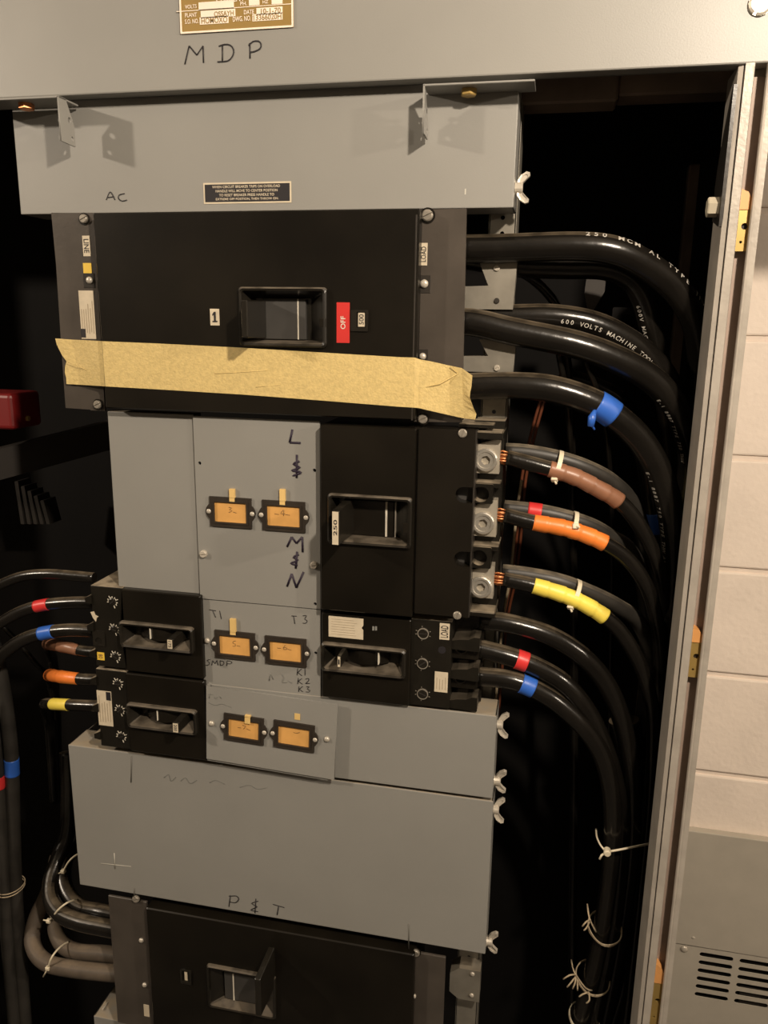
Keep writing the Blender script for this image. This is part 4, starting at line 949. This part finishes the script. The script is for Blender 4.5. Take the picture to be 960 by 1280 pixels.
# small wires behind
o, pa = cable('control_cable', 'thin black control cable curving down from the mounting rail', [(640, 336, .09), (660, 345, .09), (682, 364, .1), (698, 388, .11), (706, 430, .13), (712, 490, .15), (715, 600, .17), (718, 900, .2), (715, 1300, .22)], .0050)
cable('control_cable', 'thin black control cable beside the one from the rail', [(690, 400, .10), (700, 450, .11), (706, 485, .12), (712, 540, .14), (716, 700, .18), (712, 1300, .25)], .0034)
cable('control_cable', 'thin black control cable beyond the blue-banded cable', [(722, 420, .10), (735, 460, .11), (746, 490, .12), (760, 560, .15), (765, 700, .2), (760, 1000, .25)], .0032)
for k, (dx, m) in enumerate(((0, 'wire_red'), (5, 'wire_red'))):
    cable('control_wire', ('thin rust-red wire hanging next to the mounting rail', 'thin rust-red wire hanging between its twin and the taped cables')[k], [(690+dx, 470, .12), (676+dx, 500, .12), (662+dx, 550, .12), (652+dx, 600, .12), (648+dx, 650, .12), (640+dx, 720, .13), (626+dx, 800, .15), (610+dx, 1000, .16)], .0018, m, 'rust-red wires', 8)
cable('control_wire', 'thin cream wire hanging behind the taped cables', [(652, 600, .10), (646, 640, .10), (642, 680, .10), (638, 720, .10), (626, 800, .12), (610, 1000, .14)], .0017, 'wire_white', None, 8)
# small tag and strap deep inside
q_ = wrect((733, 348), (754, 390), .14); W = q_[1]-q_[0]
tag(add('connector_tag', prism([(q_[0]+W*.2, q_[2]), (q_[0]+W*.45, q_[2]), (q_[1], q_[2]+.022), (q_[1], q_[3]), (q_[0], q_[3]), (q_[0]-.001, q_[2]+.02)], .14, .1425), 'interior_brown'), 'small grey metal connector blade hanging under the arching cables', 'connector')
q_ = wrect((766, 384), (800, 412), .2); c_ = at(785, 403, .2)
tag(add('bus_strap', holed(rrect(q_[0], q_[1], q_[2]-.06, q_[3], .002, 2), [circ(c_.x, c_.z, .009, 18)], .2, .206), 'interior'), 'dark bus strap with a bolt hole behind the arching cables', 'bus bar')
# ================================================================== line-side cables
G5 = 'line cables of the 175 breaker'; G6 = 'line cables of the 200 breaker'
o, pa = cable('power_cable', 'plain black cable leaving the 175 breaker highest', [(118, 722, .022), (95, 720, .022), (60, 717.5, .022), (30, 720, .022), (5, 729, .022), (-20, 744, .022), (-60, 790, .03), (-80, 900, .04)], .0062, group=G5)
o, pa = cable('power_cable', 'black cable with a red band leaving the 175 breaker', [(118, 753, .022), (90, 753, .022), (56, 756, .022), (30, 763, .022), (5, 776, .022), (-20, 795, .022), (-42, 840, .025), (-48, 960, .03), (-45, 1100, .035), (-40, 1300, .04)], .0072, group=G5)
band(o, pa, (46, 757), (62, 755), .0072, 'tape_red')
o, pa = cable('power_cable', 'black cable with a blue band leaving the 175 breaker', [(120, 789, .022), (90, 787.5, .022), (62, 790, .022), (35, 797, .022), (14, 809, .022), (-4, 828, .022), (-16, 870, .025), (-18, 960, .03), (-14, 1100, .035), (-6, 1300, .04)], .0082, group=G5)
band(o, pa, (50, 792), (66, 789), .0082, 'tape_blue')
for lab, P, m, a, b, r in (('black cable with a brown tape end curling away from the 200 breaker', [(124, 815, .03), (105, 814, .03), (85, 809, .032), (68, 806, .045), (60, 805, .075), (62, 812, .12), (68, 850, .18), (70, 1000, .25)], 'tape_brown', (60, 805), (99, 813), .0068),
    ('black cable with an orange tape end curling away from the 200 breaker', [(128, 850, .03), (105, 849, .03), (85, 847, .032), (70, 845, .045), (62, 844, .075), (64, 852, .12), (70, 890, .18), (72, 1000, .25)], 'tape_orange', (62, 844), (101, 849), .0072),
    ('black cable with a yellow band curling away from the 200 breaker', [(134, 883, .03), (112, 882, .03), (86, 881, .032), (66, 880, .04), (56, 880, .06), (56, 884, .10), (62, 910, .16), (68, 1000, .22)], 'tape_yellow', (66, 880), (86, 881), .0072)):
    o, pa = cable('power_cable', lab, P, r, group=G6); band(o, pa, a, b, r, m, 3 if m != 'tape_yellow' else 0)
cable('control_cable', 'thin black cable crossing behind the banded line cables', [(-10, 770, .08), (20, 800, .09), (45, 830, .10), (62, 850, .12), (70, 900, .15)], .0035)
# vertical bunch at the far side
o, pa = cable('power_cable', 'black cable with a blue band in the tied vertical bunch', [(-12, 790, .07), (2, 850, .07), (11, 910, .07), (15, 960, .07), (17, 1040, .07), (20, 1120, .07), (27, 1220, .07), (34, 1310, .07)], .0095, 'cable_dusty', 'vertical bunch of line cables')
band(o, pa, (14, 947), (15.5, 970), .0095, 'tape_blue')
o, pa = cable('power_cable', 'black cable with a red band in the tied vertical bunch', [(-22, 850, .06), (-10, 910, .06), (-3, 975, .06), (2, 1050, .06), (6, 1130, .06), (13, 1220, .06), (20, 1310, .06)], .0092, 'cable_dusty', 'vertical bunch of line cables')
band(o, pa, (-3, 969), (-2.5, 985), .0092, 'tape_red')
o, pa = cable('power_cable', 'plain black cable in the tied vertical bunch', [(-25, 850, .09), (-6, 930, .09), (4, 1020, .09), (10, 1120, .09), (20, 1220, .09), (28, 1310, .09)], .0095, 'cable_dusty', 'vertical bunch of line cables')
tw = thing('twine', 'pale twine tied round the vertical bunch of line cables', 'twine', at(13, 1108, .07))
for k in (0, 1):
    P = ring_pts(at(13, 1106+3.5*k, .07), Vector((.02, 0, -1)), .021, .0185, Vector((0, -1, 0)), 32); add('loop', tube(P, .0009, 6), 'twine', tw)
# cables looping behind the lower cover
G7 = 'line cables of the lowest breaker'
cable('power_cable', 'shiny black cable in front of its twin beside the lowest breaker', [(150, 1163, .03), (125, 1158, .03), (98, 1152, .032), (76, 1142, .04), (64, 1124, .055), (64, 1100, .075), (74, 1070, .10), (84, 1040, .12), (86, 1000, .14), (84, 940, .16)], .0115, group=G7)
cable('power_cable', 'shiny black cable behind its twin beside the lowest breaker', [(150, 1146, .05), (125, 1140, .05), (104, 1136, .055), (90, 1126, .065), (80, 1106, .08), (80, 1080, .10), (92, 1050, .13), (100, 1010, .15), (100, 940, .17)], .0115, group=G7)
cable('power_cable', 'dusty brown cable, upper of the pair under the shiny ones', [(155, 1196, .05), (128, 1192, .05), (98, 1190, .055), (80, 1182, .065), (70, 1164, .08), (70, 1140, .10), (76, 1110, .12), (84, 1060, .15)], .0112, 'cable_brown', G7)
cable('power_cable', 'dusty brown cable, lower of the pair, with the widest loop', [(155, 1217, .03), (125, 1215, .03), (90, 1211, .032), (62, 1205, .04), (46, 1192, .05), (40, 1172, .065), (46, 1145, .08), (60, 1115, .10), (72, 1070, .13)], .0112, 'cable_brown', G7)
def strap_tie(label, pts, tail):
    P = [at(*q) for q in pts]; t = thing('cable_tie', label, 'cable tie', P[-1], 'cable ties')
    add('strap', tube(spline(P, .003), .0013, 8), 'nylon', t)
    h = P[-1]; add('head', box(h.x-.0032, h.x+.0032, h.y-.003, h.y+.003, h.z-.0026, h.z+.0026, .0008), 'nylon', t)
    add('tail', tube([h, at(*tail)], [.0012, .0009], 8), 'nylon', t)
strap_tie('slanting nylon tie on the shiny black cables', [(100, 1124, .07), (93, 1125, .050), (83, 1129, .034), (73, 1137, .030), (66, 1146, .034), (61, 1151, .04)], (54, 1150, .038))
strap_tie('slanting nylon tie on the dusty brown cables', [(86, 1177, .062), (79, 1181, .05), (71, 1188, .036), (64, 1198, .026), (60, 1210, .028)], (54, 1221, .03))
strap_tie('nylon tie on the cables looping up behind the P & T cover', [(104, 1066, .10), (95, 1069, .09), (86, 1077, .082), (79, 1089, .08)], (73, 1092, .08))
cable('tie_rod', 'thin steel rod slanting behind the corner of the P & T cover', [(100, 922, .03), (128, 898, .10)], .0012, 'zinc', None, 8)
cable('tie_rod', 'thin steel rod slanting over the dusty corner of the lowest cover', [(128, 1262, .03), (146, 1240, .07)], .0012, 'zinc', None, 8)
for o in bpy.data.objects:
    if o.name.startswith('tie_rod'): o['category'] = 'rod'
# ================================================================== bus bar and red insulator deep on the line side
A, B = at(-40, 612, .16), at(150, 560, .34)
d = (B-A).normalized(); up_v = Vector((0, 0, 1))
V = []
nrm = d.cross(up_v).normalized()
for p in (A, B):
    for s, h in ((-1, -.022), (1, -.022), (1, .022), (-1, .022)): V.append(p+nrm*.008*s+up_v*(h+.025))
tag(add('bus_bar', mesh_from(V, [(0, 1, 2, 3), (4, 5, 6, 7), (0, 1, 5, 4), (1, 2, 6, 5), (2, 3, 7, 6), (3, 0, 4, 7)]), 'interior_brown'), 'dark bus bar running back under the red insulator', 'bus bar')
q_ = wrect((-26, 489), (29, 534), .19)
ri = tag(add('insulator', [box(q_[0], q_[1], .17, .235, q_[2]-.002, q_[3], .006, 3)], 'dark_red'), 'dark red block insulator standing on the bus bar', 'insulator')
b_ = at(35, 523, .2); add('bolt', cyl((b_.x-.006, .2, b_.z), (1, 0, 0), .004, .008, 6, .0006), 'brass', ri)
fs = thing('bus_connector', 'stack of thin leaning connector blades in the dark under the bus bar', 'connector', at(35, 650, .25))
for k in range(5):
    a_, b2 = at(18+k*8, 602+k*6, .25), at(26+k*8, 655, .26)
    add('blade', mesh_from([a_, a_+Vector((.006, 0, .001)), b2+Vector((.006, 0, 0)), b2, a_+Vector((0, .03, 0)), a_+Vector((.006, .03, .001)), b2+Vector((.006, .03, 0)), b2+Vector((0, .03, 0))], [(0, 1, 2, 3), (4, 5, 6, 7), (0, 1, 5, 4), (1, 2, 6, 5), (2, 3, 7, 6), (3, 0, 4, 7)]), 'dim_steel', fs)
# ================================================================== ventilated enclosure against the block wall
YV = YW-.016
ZV = Z(840, 1000, 4.571)
x0 = at(835, 1180, YV).x; zt = (at(868, 1040, YV).z+at(958, 1051, YV).z)/2; x1 = x0+.42
zj2 = (at(852, 1180, YV).z+at(958, 1199, YV).z)/2
ve = thing('ventilated_enclosure', 'low grey ventilated enclosure standing against the painted block wall', 'enclosure', ((x0+x1)/2, YV+.015, 0))
add('upper_panel', box(x0, x1, YV, YV+.0135, zj2+.0007, zt, .0012, 2), 'vent_paint', ve)
a, b = ZV((152, 885), (350, 912)); pA, pB = at(*a, YV), at(*b, YV)
L_ = pB.x-pA.x; pitch_x = at(*ZV((380, 925))[0], YV).x-pA.x
pitch_z = (at(*ZV((152, 885))[0], YV).z-at(*ZV((127, 1112))[0], YV).z)/5
slots = []
xs0 = pA.x+.0015; zs0 = at(*ZV((155, 882))[0], YV).z
def slot_pts(xa, xb, zc, r):
    return [(xb+r*math.cos(R(-90+180*i/6)), zc+r*math.sin(R(-90+180*i/6))) for i in range(7)]+[(xa+r*math.cos(R(90+180*i/6)), zc+r*math.sin(R(90+180*i/6))) for i in range(7)]
for cix in range(4):
    for k in range(6): slots.append(slot_pts(xs0+.004+cix*pitch_x, xs0+L_-.005+cix*pitch_x, zs0-k*pitch_z, pitch_z*.26))
add('louvre_panel', holed([(x0, .02), (x1, .02), (x1, zj2-.0007), (x0, zj2-.0007)], slots, YV+.001, YV+.0022), 'vent_paint', ve)
add('backing', box(x0+.004, x1-.004, YV+.011, YV+.0135, .03, zj2-.002), 'interior', ve)
add('winding', box(x0+.12, x1-.03, YV+.008, YV+.0112, zs0-pitch_z*9, zs0-pitch_z*3.6), 'interior_brown', ve)
for pp, r in (((70, 853), .0058), ((122, 788), .003)): q_ = at(*ZV(pp)[0], YV); screw((q_.x, YV+.001, q_.z), r, ve, 'zinc' if r > .004 else 'vent_paint', False, h=.003)
